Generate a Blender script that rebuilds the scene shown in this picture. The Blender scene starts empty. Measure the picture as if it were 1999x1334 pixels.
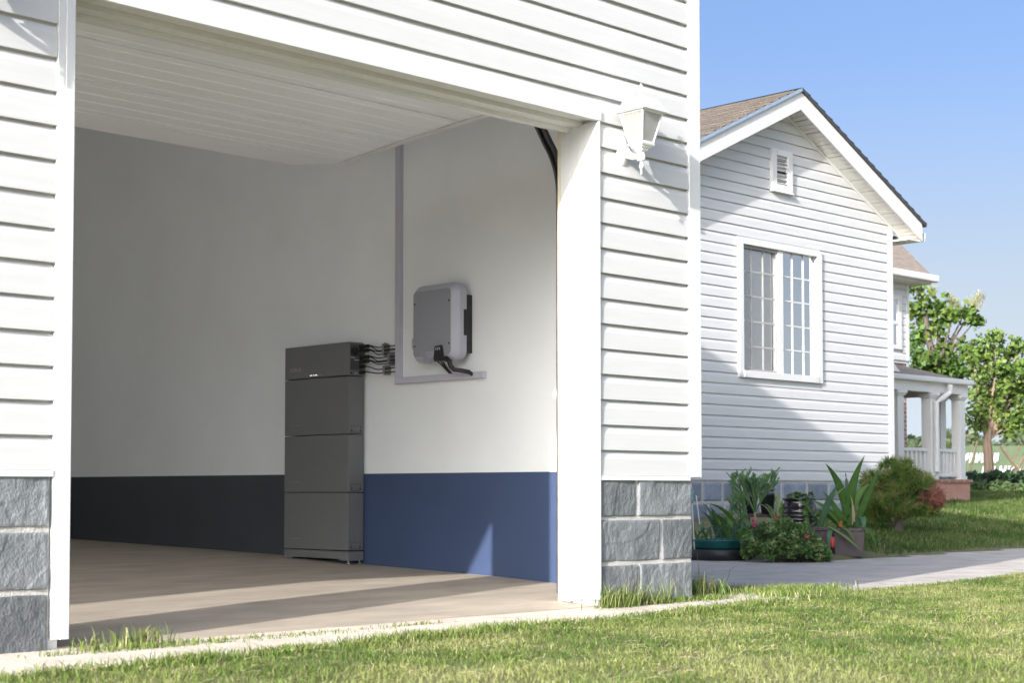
import bpy, bmesh, math, random
import numpy as np
from mathutils import Vector, Matrix, noise
random.seed(7); RNG = np.random.default_rng(7)
S = bpy.context.scene
COL = S.collection
R = math.radians

# ------------------------------------------------------------------ camera
CAM_H, PITCH, YAW = 0.59, R(2.3), R(45.37)
FW = Vector((math.cos(YAW)*math.cos(PITCH), math.sin(YAW)*math.cos(PITCH), math.sin(PITCH)))
RT = Vector((math.sin(YAW), -math.cos(YAW), 0.0)); UP = RT.cross(FW)
cam = bpy.data.cameras.new('camera'); cam_o = bpy.data.objects.new('camera', cam); COL.objects.link(cam_o)
m = Matrix.Identity(4)
for i in range(3):
    m[i][0], m[i][1], m[i][2] = RT[i], UP[i], -FW[i]
m[2][3] = CAM_H
cam_o.matrix_world = m
cam.sensor_width = 36; cam.lens = 3090/1999*36
cam.shift_y = (832.9-667)/1999
cam.clip_start = 0.05; cam.clip_end = 3000
cam.dof.use_dof = True; cam.dof.focus_distance = 10.0; cam.dof.aperture_fstop = 5.6
S.camera = cam_o

# ------------------------------------------------------------------ sun, sky, exposure
SUN = Vector((3.8, 1.0, -1.47)).normalized()          # direction the light travels
el = math.asin(-SUN.z); rot = -math.atan2(SUN.x, -SUN.y)
w = bpy.data.worlds.new('World'); S.world = w; w.use_nodes = True
nt = w.node_tree; nt.nodes.clear()
sky = nt.nodes.new('ShaderNodeTexSky'); sky.sky_type = 'NISHITA'; sky.sun_disc = False
sky.sun_elevation = el; sky.sun_rotation = rot
sky.air_density = 0.5; sky.dust_density = 8.0; sky.ozone_density = 2.4
bg = nt.nodes.new('ShaderNodeBackground'); bg.inputs[1].default_value = 0.15
wo = nt.nodes.new('ShaderNodeOutputWorld')
# pale haze along the horizon, by the height of the sky direction alone
wt = nt.nodes.new('ShaderNodeTexCoord'); wx = nt.nodes.new('ShaderNodeSeparateXYZ'); wm = nt.nodes.new('ShaderNodeMapRange'); wm.interpolation_type = 'SMOOTHSTEP'
wm.inputs[1].default_value = 0.03; wm.inputs[2].default_value = 0.29; wm.inputs[3].default_value = 1.0; wm.inputs[4].default_value = 0.0
mixn = nt.nodes.new('ShaderNodeMix'); mixn.data_type = 'RGBA'; mixn.inputs[7].default_value = (2.0, 2.12, 2.3, 1)
nt.links.new(wt.outputs['Generated'], wx.inputs[0]); nt.links.new(wx.outputs[2], wm.inputs[0]); nt.links.new(wm.outputs[0], mixn.inputs[0])
nt.links.new(sky.outputs[0], mixn.inputs[6]); cool = nt.nodes.new('ShaderNodeMix'); cool.data_type = 'RGBA'; cool.blend_type = 'MULTIPLY'; cool.inputs[0].default_value = 1.0; cool.inputs[7].default_value = (0.935, 1.005, 1.03, 1)
nt.links.new(mixn.outputs[2], cool.inputs[6]); nt.links.new(cool.outputs[2], bg.inputs[0]); nt.links.new(bg.outputs[0], wo.inputs[0])
sl = bpy.data.lights.new('sun', 'SUN'); sl.energy = 3.2; sl.angle = R(0.5); sl.color = (1.0, 0.96, 0.91)
so = bpy.data.objects.new('sun', sl); COL.objects.link(so); so.rotation_euler = SUN.to_track_quat('-Z', 'Y').to_euler()
S.view_settings.view_transform = 'Standard'; S.view_settings.look = 'None'
S.view_settings.exposure = 1.36; S.view_settings.gamma = 1.0
S.cycles.max_bounces = 10; S.cycles.diffuse_bounces = 6; S.cycles.transparent_max_bounces = 16

# ------------------------------------------------------------------ helpers
def P(px, py, d):
    """real point seen at photo pixel (px, py), d metres along the view"""
    return Vector((0, 0, CAM_H)) + d*(FW + RT*((px-999.5)/3090) - UP*((py-832.9)/3090))

def tag(o, label=None, cat=None, group=None, kind=None):
    if label: o['label'] = label
    if cat: o['category'] = cat
    if group: o['group'] = group
    if kind: o['kind'] = kind
    return o

def thing(name, label, cat, loc=(0, 0, 0), group=None):
    o = bpy.data.objects.new(name, None); COL.objects.link(o)
    o.location = loc; o.empty_display_size = 0.2
    return tag(o, label, cat, group)

def adopt(o, parent):
    if parent is not None:
        o.parent = parent
        if parent.type == 'EMPTY': o.location = -Vector(parent.location)
    return o

def copy_thing(o, shift, label):
    """copy of a thing with its parts and sub-parts"""
    r = o.copy(); COL.objects.link(r); r.location = o.location + Vector(shift); r['label'] = label
    def rec(a, b):
        for ch in list(a.children):
            c = ch.copy(); COL.objects.link(c); c.parent = b; rec(ch, c)
    rec(o, r)
    return r

class MB:
    def __init__(s): s.v = []; s.f = []
    def add(s, vs, fs):
        n = len(s.v); s.v += [tuple(v) for v in vs]; s.f += [tuple(i+n for i in f) for f in fs]
    def box(s, x0, x1, y0, y1, z0, z1):
        vs = [(x, y, z) for z in (z0, z1) for y in (y0, y1) for x in (x0, x1)]
        s.add(vs, [(0, 2, 3, 1), (4, 5, 7, 6), (0, 1, 5, 4), (2, 6, 7, 3), (0, 4, 6, 2), (1, 3, 7, 5)])
    def prism(s, poly, axis, a, b):
        """polygon in the two other axes, extruded along axis from a to b"""
        n = len(poly)
        def mk(p, t):
            return (t, p[0], p[1]) if axis == 'X' else (p[0], t, p[1]) if axis == 'Y' else (p[0], p[1], t)
        vs = [mk(p, a) for p in poly]+[mk(p, b) for p in poly]
        fs = [tuple(range(n)), tuple(range(2*n-1, n-1, -1))]+[(i, i+n, (i+1) % n+n, (i+1) % n) for i in range(n)]
        s.add(vs, fs)
    def loft(s, rings, cap=True):
        n = len(rings[0]); vs = [p for r in rings for p in r]; fs = []
        for k in range(len(rings)-1):
            for i in range(n):
                j = (i+1) % n; fs.append((k*n+i, k*n+j, (k+1)*n+j, (k+1)*n+i))
        if cap: fs += [tuple(range(n-1, -1, -1)), tuple((len(rings)-1)*n+i for i in range(n))]
        s.add(vs, fs)
    def tube(s, pts, r, n=8):
        pts = [Vector(p) for p in pts]; rs = r if isinstance(r, (list, tuple)) else [r]*len(pts)
        rings = []; u = None
        for i, p in enumerate(pts):
            t = (pts[min(i+1, len(pts)-1)]-pts[max(i-1, 0)]).normalized()
            if u is None: u = t.orthogonal().normalized()
            u = (u - t*u.dot(t)).normalized(); v = t.cross(u)
            rings.append([p+(u*math.cos(a)+v*math.sin(a))*rs[i] for a in [2*math.pi*k/n for k in range(n)]])
        s.loft(rings)
    def lathe(s, c, prof, n=24, rot=0.0, wob=0.0):
        rings = [[(c[0]+r*math.cos(rot+2*math.pi*k/n), c[1]+r*math.sin(rot+2*math.pi*k/n), c[2]+z) for k in range(n)] for r, z in prof]
        s.loft(rings)
    def build(s, name, mat, parent=None, bevel=0.0, smooth=False, seg=2):
        me = bpy.data.meshes.new(name); me.from_pydata(s.v, [], s.f); me.update()
        bm = bmesh.new(); bm.from_mesh(me)
        bmesh.ops.recalc_face_normals(bm, faces=bm.faces)
        bm.to_mesh(me); bm.free()
        if smooth: me.shade_smooth()
        me.materials.append(mat)
        o = bpy.data.objects.new(name, me); COL.objects.link(o); adopt(o, parent)
        if bevel:
            b = o.modifiers.new('bevel', 'BEVEL'); b.width = bevel; b.segments = seg; b.limit_method = 'ANGLE'; b.angle_limit = R(35)
        if smooth == 'angle':
            pass
        return o

def np_mesh(name, V, F, mat, parent=None, col=None, smooth=False):
    """V (n,3), F (m,k) of one face size; col (n,3) per vertex"""
    V = np.ascontiguousarray(V, np.float32); F = np.ascontiguousarray(F, np.int32); k = F.shape[1]
    me = bpy.data.meshes.new(name)
    me.vertices.add(len(V)); me.vertices.foreach_set('co', V.ravel())
    me.loops.add(F.size); me.loops.foreach_set('vertex_index', F.ravel())
    me.polygons.add(len(F)); me.polygons.foreach_set('loop_start', np.arange(0, F.size, k, dtype=np.int32))
    me.update(calc_edges=True); me.validate()
    if col is not None:
        a = me.color_attributes.new('tint', 'FLOAT_COLOR', 'POINT')
        c = np.ones((len(V), 4), np.float32); c[:, :3] = col; a.data.foreach_set('color', c.ravel())
    if smooth: me.shade_smooth()
    me.materials.append(mat)
    o = bpy.data.objects.new(name, me); COL.objects.link(o); adopt(o, parent)
    return o

def bez(p0, p1, p2, n):
    return [Vector(p0)*(1-t)**2+Vector(p1)*2*t*(1-t)+Vector(p2)*t*t for t in [i/(n-1) for i in range(n)]]

# ------------------------------------------------------------------ materials
def mat(name, c, rough=0.5, var=0.08, scale=6.0, bump=0.0, bscale=40.0, stretch=(1, 1, 1), metal=0.0, spec=0.5, c2=None, detail=6, sat=None):
    M = bpy.data.materials.new(name); M.use_nodes = True
    t = M.node_tree; b = t.nodes['Principled BSDF']
    b.inputs['Roughness'].default_value = rough; b.inputs['Metallic'].default_value = metal
    b.inputs['Specular IOR Level'].default_value = spec
    tc = t.nodes.new('ShaderNodeTexCoord'); mp = t.nodes.new('ShaderNodeMapping'); mp.inputs['Scale'].default_value = stretch
    t.links.new(tc.outputs['Object'], mp.inputs[0])
    n = t.nodes.new('ShaderNodeTexNoise'); n.inputs['Scale'].default_value = scale; n.inputs['Detail'].default_value = detail; n.inputs['Roughness'].default_value = 0.6
    t.links.new(mp.outputs[0], n.inputs['Vector'])
    r = t.nodes.new('ShaderNodeValToRGB'); r.color_ramp.elements[0].position = 0.3; r.color_ramp.elements[1].position = 0.7
    lo = tuple(x*(1-var) for x in c) if c2 is None else c2
    hi = tuple(min(1, x*(1+var)) for x in c) if c2 is None else c
    r.color_ramp.elements[0].color = (*lo, 1); r.color_ramp.elements[1].color = (*hi, 1)
    t.links.new(n.outputs[0], r.inputs[0]); t.links.new(r.outputs[0], b.inputs['Base Color'])
    if bump:
        n2 = t.nodes.new('ShaderNodeTexNoise'); n2.inputs['Scale'].default_value = bscale; n2.inputs['Detail'].default_value = 8
        t.links.new(mp.outputs[0], n2.inputs['Vector'])
        bp = t.nodes.new('ShaderNodeBump'); bp.inputs['Strength'].default_value = bump; bp.inputs['Distance'].default_value = 0.01
        t.links.new(n2.outputs[0], bp.inputs['Height']); t.links.new(bp.outputs[0], b.inputs['Normal'])
    M['nodes'] = 1
    return M

def nodes_of(M):
    t = M.node_tree
    return t, t.nodes['Principled BSDF']

def tint_mat(name, rough=0.55, trans=0.35):
    """leaf material: colour from the tint attribute, some light passes through"""
    M = bpy.data.materials.new(name); M.use_nodes = True; t, b = nodes_of(M)
    a = t.nodes.new('ShaderNodeAttribute'); a.attribute_name = 'tint'
    b.inputs['Roughness'].default_value = rough; b.inputs['Specular IOR Level'].default_value = 0.3
    t.links.new(a.outputs['Color'], b.inputs['Base Color'])
    tr = t.nodes.new('ShaderNodeBsdfTranslucent'); t.links.new(a.outputs['Color'], tr.inputs[0])
    mx = t.nodes.new('ShaderNodeMixShader'); mx.inputs[0].default_value = trans
    out = t.nodes['Material Output']
    t.links.new(b.outputs[0], mx.inputs[1]); t.links.new(tr.outputs[0], mx.inputs[2]); t.links.new(mx.outputs[0], out.inputs[0])
    return M

def island_vary(M, amount, hue=0.0):
    """different value per separate block of a mesh"""
    t, b = nodes_of(M)
    src = b.inputs['Base Color'].links[0].from_socket
    g = t.nodes.new('ShaderNodeNewGeometry'); hs = t.nodes.new('ShaderNodeHueSaturation')
    mr = t.nodes.new('ShaderNodeMapRange'); mr.inputs[3].default_value = 1-amount; mr.inputs[4].default_value = 1+amount
    t.links.new(g.outputs['Random Per Island'], mr.inputs[0]); t.links.new(mr.outputs[0], hs.inputs['Value'])
    t.links.new(src, hs.inputs['Color']); t.links.new(hs.outputs[0], b.inputs['Base Color'])
    return M

VINYL = mat('white_vinyl', (0.585, 0.58, 0.575), 0.42, 0.03, 3.0, 0.06, 30, (1, 1, 14))
VINYL2 = mat('white_vinyl_weathered', (0.595, 0.595, 0.60), 0.45, 0.05, 2.0, 0.05, 25, (1, 1, 12))
TRIM = mat('white_trim', (0.67, 0.67, 0.665), 0.38, 0.02, 5.0, 0.03, 60, (6, 6, 0.6))
CREAM = mat('weather_strip', (0.66, 0.60, 0.46), 0.6, 0.12, 9.0)
MORTAR = mat('mortar', (0.50, 0.48, 0.45), 0.9, 0.15, 30, 0.5, 150)
SLATE = mat('slate', (0.20, 0.213, 0.222), 0.7, c2=(0.115, 0.125, 0.133), scale=5.0, bump=0.5, bscale=70, stretch=(1.6, 1, 1.2), detail=10)
island_vary(SLATE, 0.3)
SLATE_B = mat('slate_blue', (0.25, 0.29, 0.34), 0.65, c2=(0.16, 0.19, 0.24), scale=6.0, bump=0.4, bscale=30)
island_vary(SLATE_B, 0.2)
PLASTER = mat('interior_plaster', (0.82, 0.84, 0.855), 0.8, 0.03, 2.0, 0.06, 60)
BLUE = mat('blue_wall_paint', (0.046, 0.070, 0.145), 0.5, 0.06, 3.0, 0.04, 50)
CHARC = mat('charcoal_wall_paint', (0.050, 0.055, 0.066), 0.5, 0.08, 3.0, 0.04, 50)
DOORW = mat('garage_door_white', (0.82, 0.855, 0.90), 0.5, 0.03, 30, 0.12, 160, (0.15, 1, 1))
STEEL = mat('galvanised_steel', (0.35, 0.35, 0.35), 0.35, 0.2, 12, metal=0.9)
DARKSTEEL = mat('greased_steel', (0.10, 0.10, 0.10), 0.4, 0.3, 12, metal=0.6)
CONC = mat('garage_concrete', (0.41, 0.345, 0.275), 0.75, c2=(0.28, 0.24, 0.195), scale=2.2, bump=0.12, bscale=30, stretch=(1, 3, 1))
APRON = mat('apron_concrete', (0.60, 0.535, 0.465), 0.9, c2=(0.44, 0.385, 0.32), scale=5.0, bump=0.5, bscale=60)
PATHM = mat('path_concrete', (0.56, 0.50, 0.44), 0.9, c2=(0.36, 0.33, 0.30), scale=2.4, bump=0.9, bscale=14, stretch=(1.3, 1.3, 1), detail=9)
SOIL = mat('lawn_soil', (0.165, 0.17, 0.065), 0.95, c2=(0.115, 0.10, 0.055), scale=4.0, bump=0.5, bscale=60)
LEAF = tint_mat('leaf_blade'); GRASSM = tint_mat('grass_blade', 0.6, 0.4)
GREY = mat('battery_grey', (0.150, 0.151, 0.156), 0.45, 0.04, 40, 0.02, 300)
GREYD = mat('battery_side_panel', (0.075, 0.076, 0.08), 0.5, 0.08, 20)
BLACK = mat('black_plastic', (0.02, 0.02, 0.022), 0.45, 0.2, 20)
CABLE = mat('black_cable', (0.018, 0.018, 0.02), 0.5, 0.2, 20)
TIE = mat('grey_clip', (0.22, 0.22, 0.22), 0.5, 0.1, 20)
DUCT = mat('lavender_grey_duct', (0.50, 0.50, 0.58), 0.45, 0.03, 5)
INV_F = mat('inverter_frame', (0.43, 0.435, 0.51), 0.42, 0.02, 8)
INV_P = mat('inverter_panel', (0.285, 0.29, 0.33), 0.5, 0.03, 60)
CHROME = mat('chrome', (0.6, 0.6, 0.6), 0.2, 0.1, 10, metal=1.0)
PRINT = mat('white_print', (0.55, 0.55, 0.56), 0.5, 0.05, 10)
PRINTD = mat('grey_print', (0.26, 0.26, 0.27), 0.5, 0.05, 10)
LOGO = mat('pale_logo_print', (0.40, 0.40, 0.41), 0.5, 0.05, 10)
LAMPW = mat('lamp_white_paint', (0.80, 0.80, 0.80), 0.3, 0.02, 10)
SHINGLE = mat('brown_shingle', (0.115, 0.092, 0.076), 0.9, c2=(0.06, 0.05, 0.042), scale=9, bump=0.5, bscale=60, stretch=(0.5, 0.5, 3))
SHINGLE2 = mat('weathered_shingle', (0.30, 0.25, 0.21), 0.9, c2=(0.19, 0.155, 0.13), scale=9, bump=0.5, bscale=60, stretch=(0.5, 0.5, 3))
DRIP = mat('dark_roof_edge', (0.05, 0.05, 0.055), 0.6, 0.2, 20)
SKY_EDGE = mat('sky_tinted_roof_edge', (0.28, 0.36, 0.46), 0.4, 0.1, 10)  # left roof edge in shade, reflected sky blue put into its colour
SOFFIT = mat('soffit_panel', (0.72, 0.70, 0.66), 0.5, 0.04, 5)
CURTAIN = mat('pale_curtain', (0.88, 0.88, 0.88), 0.9, 0.05, 4, stretch=(8, 8, 0.4))
DARKROOM = mat('dark_interior', (0.05, 0.05, 0.055), 0.9, 0.1, 4)
BARK = mat('bark', (0.33, 0.24, 0.165), 0.9, c2=(0.20, 0.14, 0.10), scale=8, bump=0.6, bscale=30, stretch=(3, 3, 0.6))
BARKD = mat('dark_bark', (0.09, 0.07, 0.06), 0.9, 0.3, 8, 0.5, 30, (3, 3, 0.6))
BRICK = mat('porch_brick', (0.40, 0.19, 0.14), 0.85, c2=(0.30, 0.13, 0.10), scale=14, bump=0.3, bscale=40)
PINKST = mat('pink_stone', (0.52, 0.30, 0.24), 0.85, c2=(0.42, 0.22, 0.17), scale=6, bump=0.3, bscale=30)
WOOD = mat('stake_wood', (0.40, 0.30, 0.19), 0.8, 0.2, 10, stretch=(5, 5, 0.5))
GLAZE = mat('dark_glaze', (0.022, 0.016, 0.018), 0.12, 0.3, 6, spec=0.7)
CLAY = mat('dusty_brown_pot', (0.115, 0.085, 0.085), 0.6, c2=(0.07, 0.055, 0.06), scale=12, bump=0.2, bscale=60)
NURS = mat('nursery_pot', (0.030, 0.030, 0.042), 0.5, 0.2, 8)
TEAL = mat('teal_plastic', (0.012, 0.11, 0.105), 0.4, 0.2, 10)
BANNER = mat('green_banner', (0.075, 0.105, 0.055), 0.7, 0.2, 1.0)
LETTER = mat('banner_letter_white', (0.55, 0.57, 0.60), 0.6, 0.05, 2)
CLOTH = mat('teal_cloth', (0.20, 0.42, 0.40), 0.9, 0.2, 12)

def brick_lines(M, w, h, axis_map, c_m, msize=0.012):
    """brick joints into an existing material"""
    t, b = nodes_of(M); src = b.inputs['Base Color'].links[0].from_socket
    tc = t.nodes.new('ShaderNodeTexCoord'); mp = t.nodes.new('ShaderNodeMapping'); mp.inputs['Rotation'].default_value = axis_map
    br = t.nodes.new('ShaderNodeTexBrick'); br.inputs['Scale'].default_value = 1
    br.inputs['Brick Width'].default_value = w; br.inputs['Row Height'].default_value = h; br.inputs['Mortar Size'].default_value = msize
    br.inputs['Mortar'].default_value = (*c_m, 1)
    t.links.new(tc.outputs['Object'], mp.inputs[0]); t.links.new(mp.outputs[0], br.inputs['Vector'])
    t.links.new(src, br.inputs['Color1']); 
    hs = t.nodes.new('ShaderNodeHueSaturation'); hs.inputs['Value'].default_value = 0.8
    t.links.new(src, hs.inputs['Color']); t.links.new(hs.outputs[0], br.inputs['Color2'])
    t.links.new(br.outputs['Color'], b.inputs['Base Color'])
brick_lines(BRICK, 0.22, 0.075, (R(90), 0, 0), (0.45, 0.40, 0.36))

def glass_mat(name, refl, tint=(0.9, 0.95, 1.0), rough=0.02):
    M = bpy.data.materials.new(name); M.use_nodes = True; t = M.node_tree; t.nodes.remove(t.nodes['Principled BSDF'])
    g = t.nodes.new('ShaderNodeBsdfGlossy'); g.inputs['Roughness'].default_value = rough; g.inputs['Color'].default_value = (1, 1, 1, 1)
    tr = t.nodes.new('ShaderNodeBsdfTransparent'); tr.inputs[0].default_value = (*tint, 1)
    fr = t.nodes.new('ShaderNodeLayerWeight'); fr.inputs[0].default_value = 0.35
    mr = t.nodes.new('ShaderNodeMapRange'); mr.inputs[3].default_value = refl; mr.inputs[4].default_value = 1.0
    t.links.new(fr.outputs['Fresnel'], mr.inputs[0])
    mx = t.nodes.new('ShaderNodeMixShader'); t.links.new(mr.outputs[0], mx.inputs[0])
    t.links.new(tr.outputs[0], mx.inputs[1]); t.links.new(g.outputs[0], mx.inputs[2])
    t.links.new(mx.outputs[0], t.nodes['Material Output'].inputs[0])
    return M
GLASS = glass_mat('window_glass', 0.6)
SCREEN = bpy.data.materials.new('insect_screen_mesh'); SCREEN.use_nodes = True; _t, _b = nodes_of(SCREEN)
_b.inputs['Base Color'].default_value = (0.30, 0.29, 0.28, 1); _b.inputs['Roughness'].default_value = 0.8
_tr = _t.nodes.new('ShaderNodeBsdfTransparent'); _mx = _t.nodes.new('ShaderNodeMixShader'); _mx.inputs[0].default_value = 0.18
_t.links.new(_tr.outputs[0], _mx.inputs[1]); _t.links.new(_b.outputs[0], _mx.inputs[2]); _t.links.new(_mx.outputs[0], _t.nodes['Material Output'].inputs[0])
FROST = bpy.data.materials.new('frosted_lamp_glass'); FROST.use_nodes = True
_t, _b = nodes_of(FROST); _b.inputs['Base Color'].default_value = (0.52, 0.52, 0.51, 1); _b.inputs['Roughness'].default_value = 0.25
_n = _t.nodes.new('ShaderNodeTexVoronoi'); _n.inputs['Scale'].default_value = 220
_bp = _t.nodes.new('ShaderNodeBump'); _bp.inputs['Strength'].default_value = 0.5; _bp.inputs['Distance'].default_value = 0.004
_tc = _t.nodes.new('ShaderNodeTexCoord'); _t.links.new(_tc.outputs['Object'], _n.inputs['Vector'])
_t.links.new(_n.outputs[0], _bp.inputs['Height']); _t.links.new(_bp.outputs[0], _b.inputs['Normal'])
_tr = _t.nodes.new('ShaderNodeBsdfTranslucent'); _tr.inputs[0].default_value = (0.6, 0.6, 0.59, 1)
_mx = _t.nodes.new('ShaderNodeMixShader'); _mx.inputs[0].default_value = 0.45
_t.links.new(_b.outputs[0], _mx.inputs[1]); _t.links.new(_tr.outputs[0], _mx.inputs[2]); _t.links.new(_mx.outputs[0], _t.nodes['Material Output'].inputs[0])

_t = FROST.node_tree; _mx = _t.nodes['Mix Shader']; _tp = _t.nodes.new('ShaderNodeBsdfTransparent'); _m2 = _t.nodes.new('ShaderNodeMixShader'); _m2.inputs[0].default_value = 0.4
_t.links.new(_mx.outputs[0], _m2.inputs[1]); _t.links.new(_tp.outputs[0], _m2.inputs[2]); _t.links.new(_m2.outputs[0], _t.nodes['Material Output'].inputs[0])
POLY = bpy.data.materials.new('fill_light_sheet'); POLY.use_nodes = True  # sheet of the added roof panel that passes fill light
_t = POLY.node_tree; _t.nodes.remove(_t.nodes['Principled BSDF']); _tr = _t.nodes.new('ShaderNodeBsdfTranslucent'); _tr.inputs[0].default_value = (0.86, 0.87, 0.88, 1)
_t.links.new(_tr.outputs[0], _t.nodes['Material Output'].inputs[0])

# ------------------------------------------------------------------ siding and stone builders
def siding(mb, yw, z0, h, ncourse, ranges, depth=0.014, step=0.45, wav=0.0010):
    """dutch-lap courses on a wall facing -Y at y = yw; ranges(za, zb) -> [(xl(z), xr(z))...]"""
    slit = 0.085*h
    prof = [(-0.007, 0.0), (depth, 0.0), (depth, 0.006), (depth*0.86, h*0.50), (depth*0.80, h*0.66), (depth*0.42, h*0.80), (depth*0.16, h*0.90), (depth*0.10, h-slit), (-0.007, h-slit+0.001), (-0.007, h)]
    for k in range(ncourse):
        zb = z0+k*h
        for xl, xr in ranges(zb, zb+h):
            xa, xb = xl(zb+h*0.5), xr(zb+h*0.5)
            if xb-xa < 0.02: continue
            n = max(1, int((xb-xa)/step)); vs = []; fs = []; q = len(prof)
            for i in range(n+1):
                t = i/n
                dw = noise.noise(Vector((xa+t*(xb-xa), zb*7.3, 3.1)))*wav*3
                for d, z in prof:
                    x = xl(zb+z)*(1-t)+xr(zb+z)*t
                    vs.append((x, yw-d-(dw if d > 0.002 else 0), zb+z+(dw*0.6 if 0 < z < h else 0)))
            for i in range(n):
                for j in range(q-1):
                    fs.append((i*q+j, i*q+j+1, (i+1)*q+j+1, (i+1)*q+j))
            mb.add(vs, fs)

def stone_blocks(mb, yw, blocks, res=0.0085, amp=0.0075, seed=0.0):
    """rough-split blocks on a wall facing -Y; every block is an island of its own"""
    for bi, (x0, x1, z0, z1) in enumerate(blocks):
        nx, nz = max(3, int((x1-x0)/res)), max(3, int((z1-z0)/res)); vs = []; fs = []
        ox = bi*3.7+seed; tilt = random.uniform(-0.25, 0.25)
        for j in range(nz+1):
            for i in range(nx+1):
                u, v = i/nx, j/nz; x = x0+(x1-x0)*u; z = z0+(z1-z0)*v
                e = min(u*(x1-x0), (1-u)*(x1-x0), v*(z1-z0), (1-v)*(z1-z0))
                p = Vector((x*5+z*tilt*6+ox, z*5, ox))
                hgt = noise.fractal(p, 0.8, 2.1, 6)*0.55+0.25*noise.noise(Vector((x*38+z*22*tilt, z*30, ox)))
                q = noise.noise(Vector((x*3.2+ox*2, z*4.0-x*1.4, 9.1+ox)))
                hgt += 0.38*(1 if q > 0.13 else 0 if q < 0.07 else (q-0.07)/0.06)      # cleft steps
                q = noise.noise(Vector((x*6.5-ox, z*3.0+x*3.0, 2.7+ox)))
                hgt += 0.26*(1 if q > 0.2 else 0 if q < 0.16 else (q-0.16)/0.04)
                y = yw-0.019-amp*hgt
                jx = jz = 0.0
                if e < 0.001:
                    y = yw-0.002
                    jx = noise.noise(Vector((x*9, z*9, ox)))*0.004; jz = noise.noise(Vector((x*9, z*9, ox+5)))*0.004
                elif e < res*1.2: y += 0.0015
                vs.append((x+jx, y, z+jz))
        for j in range(nz):
            for i in range(nx):
                a = j*(nx+1)+i; fs.append((a, a+1, a+nx+2, a+nx+1))
        mb.add(vs, fs)

# ------------------------------------------------------------------ ground
NEAR = [(6.72, 12.5), (6.72, 6.05), (7.2, 5.72), (7.62, 5.50), (7.95, 5.36), (8.5, 5.30), (9.6, 5.40), (10.65, 5.56), (14, 6.2), (24, 8.2-1.6), (60, 9)]
FAR = [(11.35, 12.5), (11.45, 9.3), (11.62, 8.6), (11.78, 8.0), (12.6, 7.98), (13.6, 8.1), (15.8, 8.24), (24, 9.2), (60, 12.0)]
def poly_dist(x, y, line):
    d = np.full(x.shape, 1e9)
    for (ax, ay), (bx, by) in zip(line[:-1], line[1:]):
        vx, vy = bx-ax, by-ay; t = np.clip(((x-ax)*vx+(y-ay)*vy)/(vx*vx+vy*vy), 0, 1)
        d = np.minimum(d, np.hypot(x-ax-t*vx, y-ay-t*vy))
    return d
def inside(x, y, poly):
    r = np.zeros(x.shape, bool); n = len(poly)
    for i in range(n):
        (ax, ay), (bx, by) = poly[i], poly[(i+1) % n]
        c = ((ay > y) != (by > y)) & (x < (bx-ax)*(y-ay)/((by-ay) if by != ay else 1e-9)+ax)
        r ^= c
    return r
PATH_POLY = NEAR+FAR[::-1]
FAR_POLY = FAR+[(3000, 12), (3000, 3000), (11.35, 3000)]
def ground_z(x, y):
    x = np.asarray(x, float); y = np.asarray(y, float)
    z = np.full(x.shape, -0.012)
    inp = inside(x, y, PATH_POLY); inf = inside(x, y, FAR_POLY)
    dn = poly_dist(x, y, NEAR); df = poly_dist(x, y, FAR)
    t = np.clip(dn/0.10, 0, 1)
    z = np.where(inp, -0.012+(-0.048+0.012)*np.minimum(t, 1), z)
    slope = 0.125
    zf = -0.035+np.minimum(slope*df, 0.53)+0.02*np.clip(df/0.1, 0, 1)
    z = np.where(inf, zf, z)
    z = np.where(inp & (df < 0.1), -0.048+0.013*(1-np.clip(df/0.1, 0, 1)), z)
    return z
gx = np.concatenate([-np.geomspace(2500, 2.0, 22), np.arange(-1.5, 1.5, 0.5), np.arange(1.5, 18, 0.09), np.arange(18, 27, 0.4), np.geomspace(28, 2600, 26)])
gy = np.concatenate([-np.geomspace(2500, 2.0, 22), np.arange(-1.5, 1.5, 0.5), np.arange(1.5, 13, 0.09), np.arange(13, 22, 0.5), np.geomspace(23, 2600, 26)])
GX, GY = np.meshgrid(gx, gy); GZ = ground_z(GX, GY)
nx = len(gx); idx = np.arange(GX.size).reshape(GX.shape)
Fg = np.stack([idx[:-1, :-1], idx[:-1, 1:], idx[1:, 1:], idx[1:, :-1]], -1).reshape(-1, 4)
g = np_mesh('ground', np.stack([GX, GY, GZ], -1).reshape(-1, 3), Fg, SOIL, smooth=True)
tag(g, kind='structure')
# path: own sheet a little above the ground, cut along its outline
px = np.arange(6.5, 40, 0.08); py = np.arange(5.0, 12.5, 0.08)
PX, PY = np.meshgrid(px, py); pin = inside(PX, PY, PATH_POLY)
pid = -np.ones(PX.shape, int)
cell = pin[:-1, :-1] & pin[:-1, 1:] & pin[1:, 1:] & pin[1:, :-1]
use = np.zeros(PX.shape, bool)
for a in (slice(0, -1), slice(1, None)):
    for b in (slice(0, -1), slice(1, None)):
        use[a, b] |= cell
pid[use] = np.arange(use.sum())
PZ = ground_z(PX, PY)+0.006
Fp = np.stack([pid[:-1, :-1], pid[:-1, 1:], pid[1:, 1:], pid[1:, :-1]], -1)[cell]
p = np_mesh('path', np.stack([PX, PY, PZ], -1)[use], Fp, PATHM, smooth=True); tag(p, kind='structure')

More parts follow.
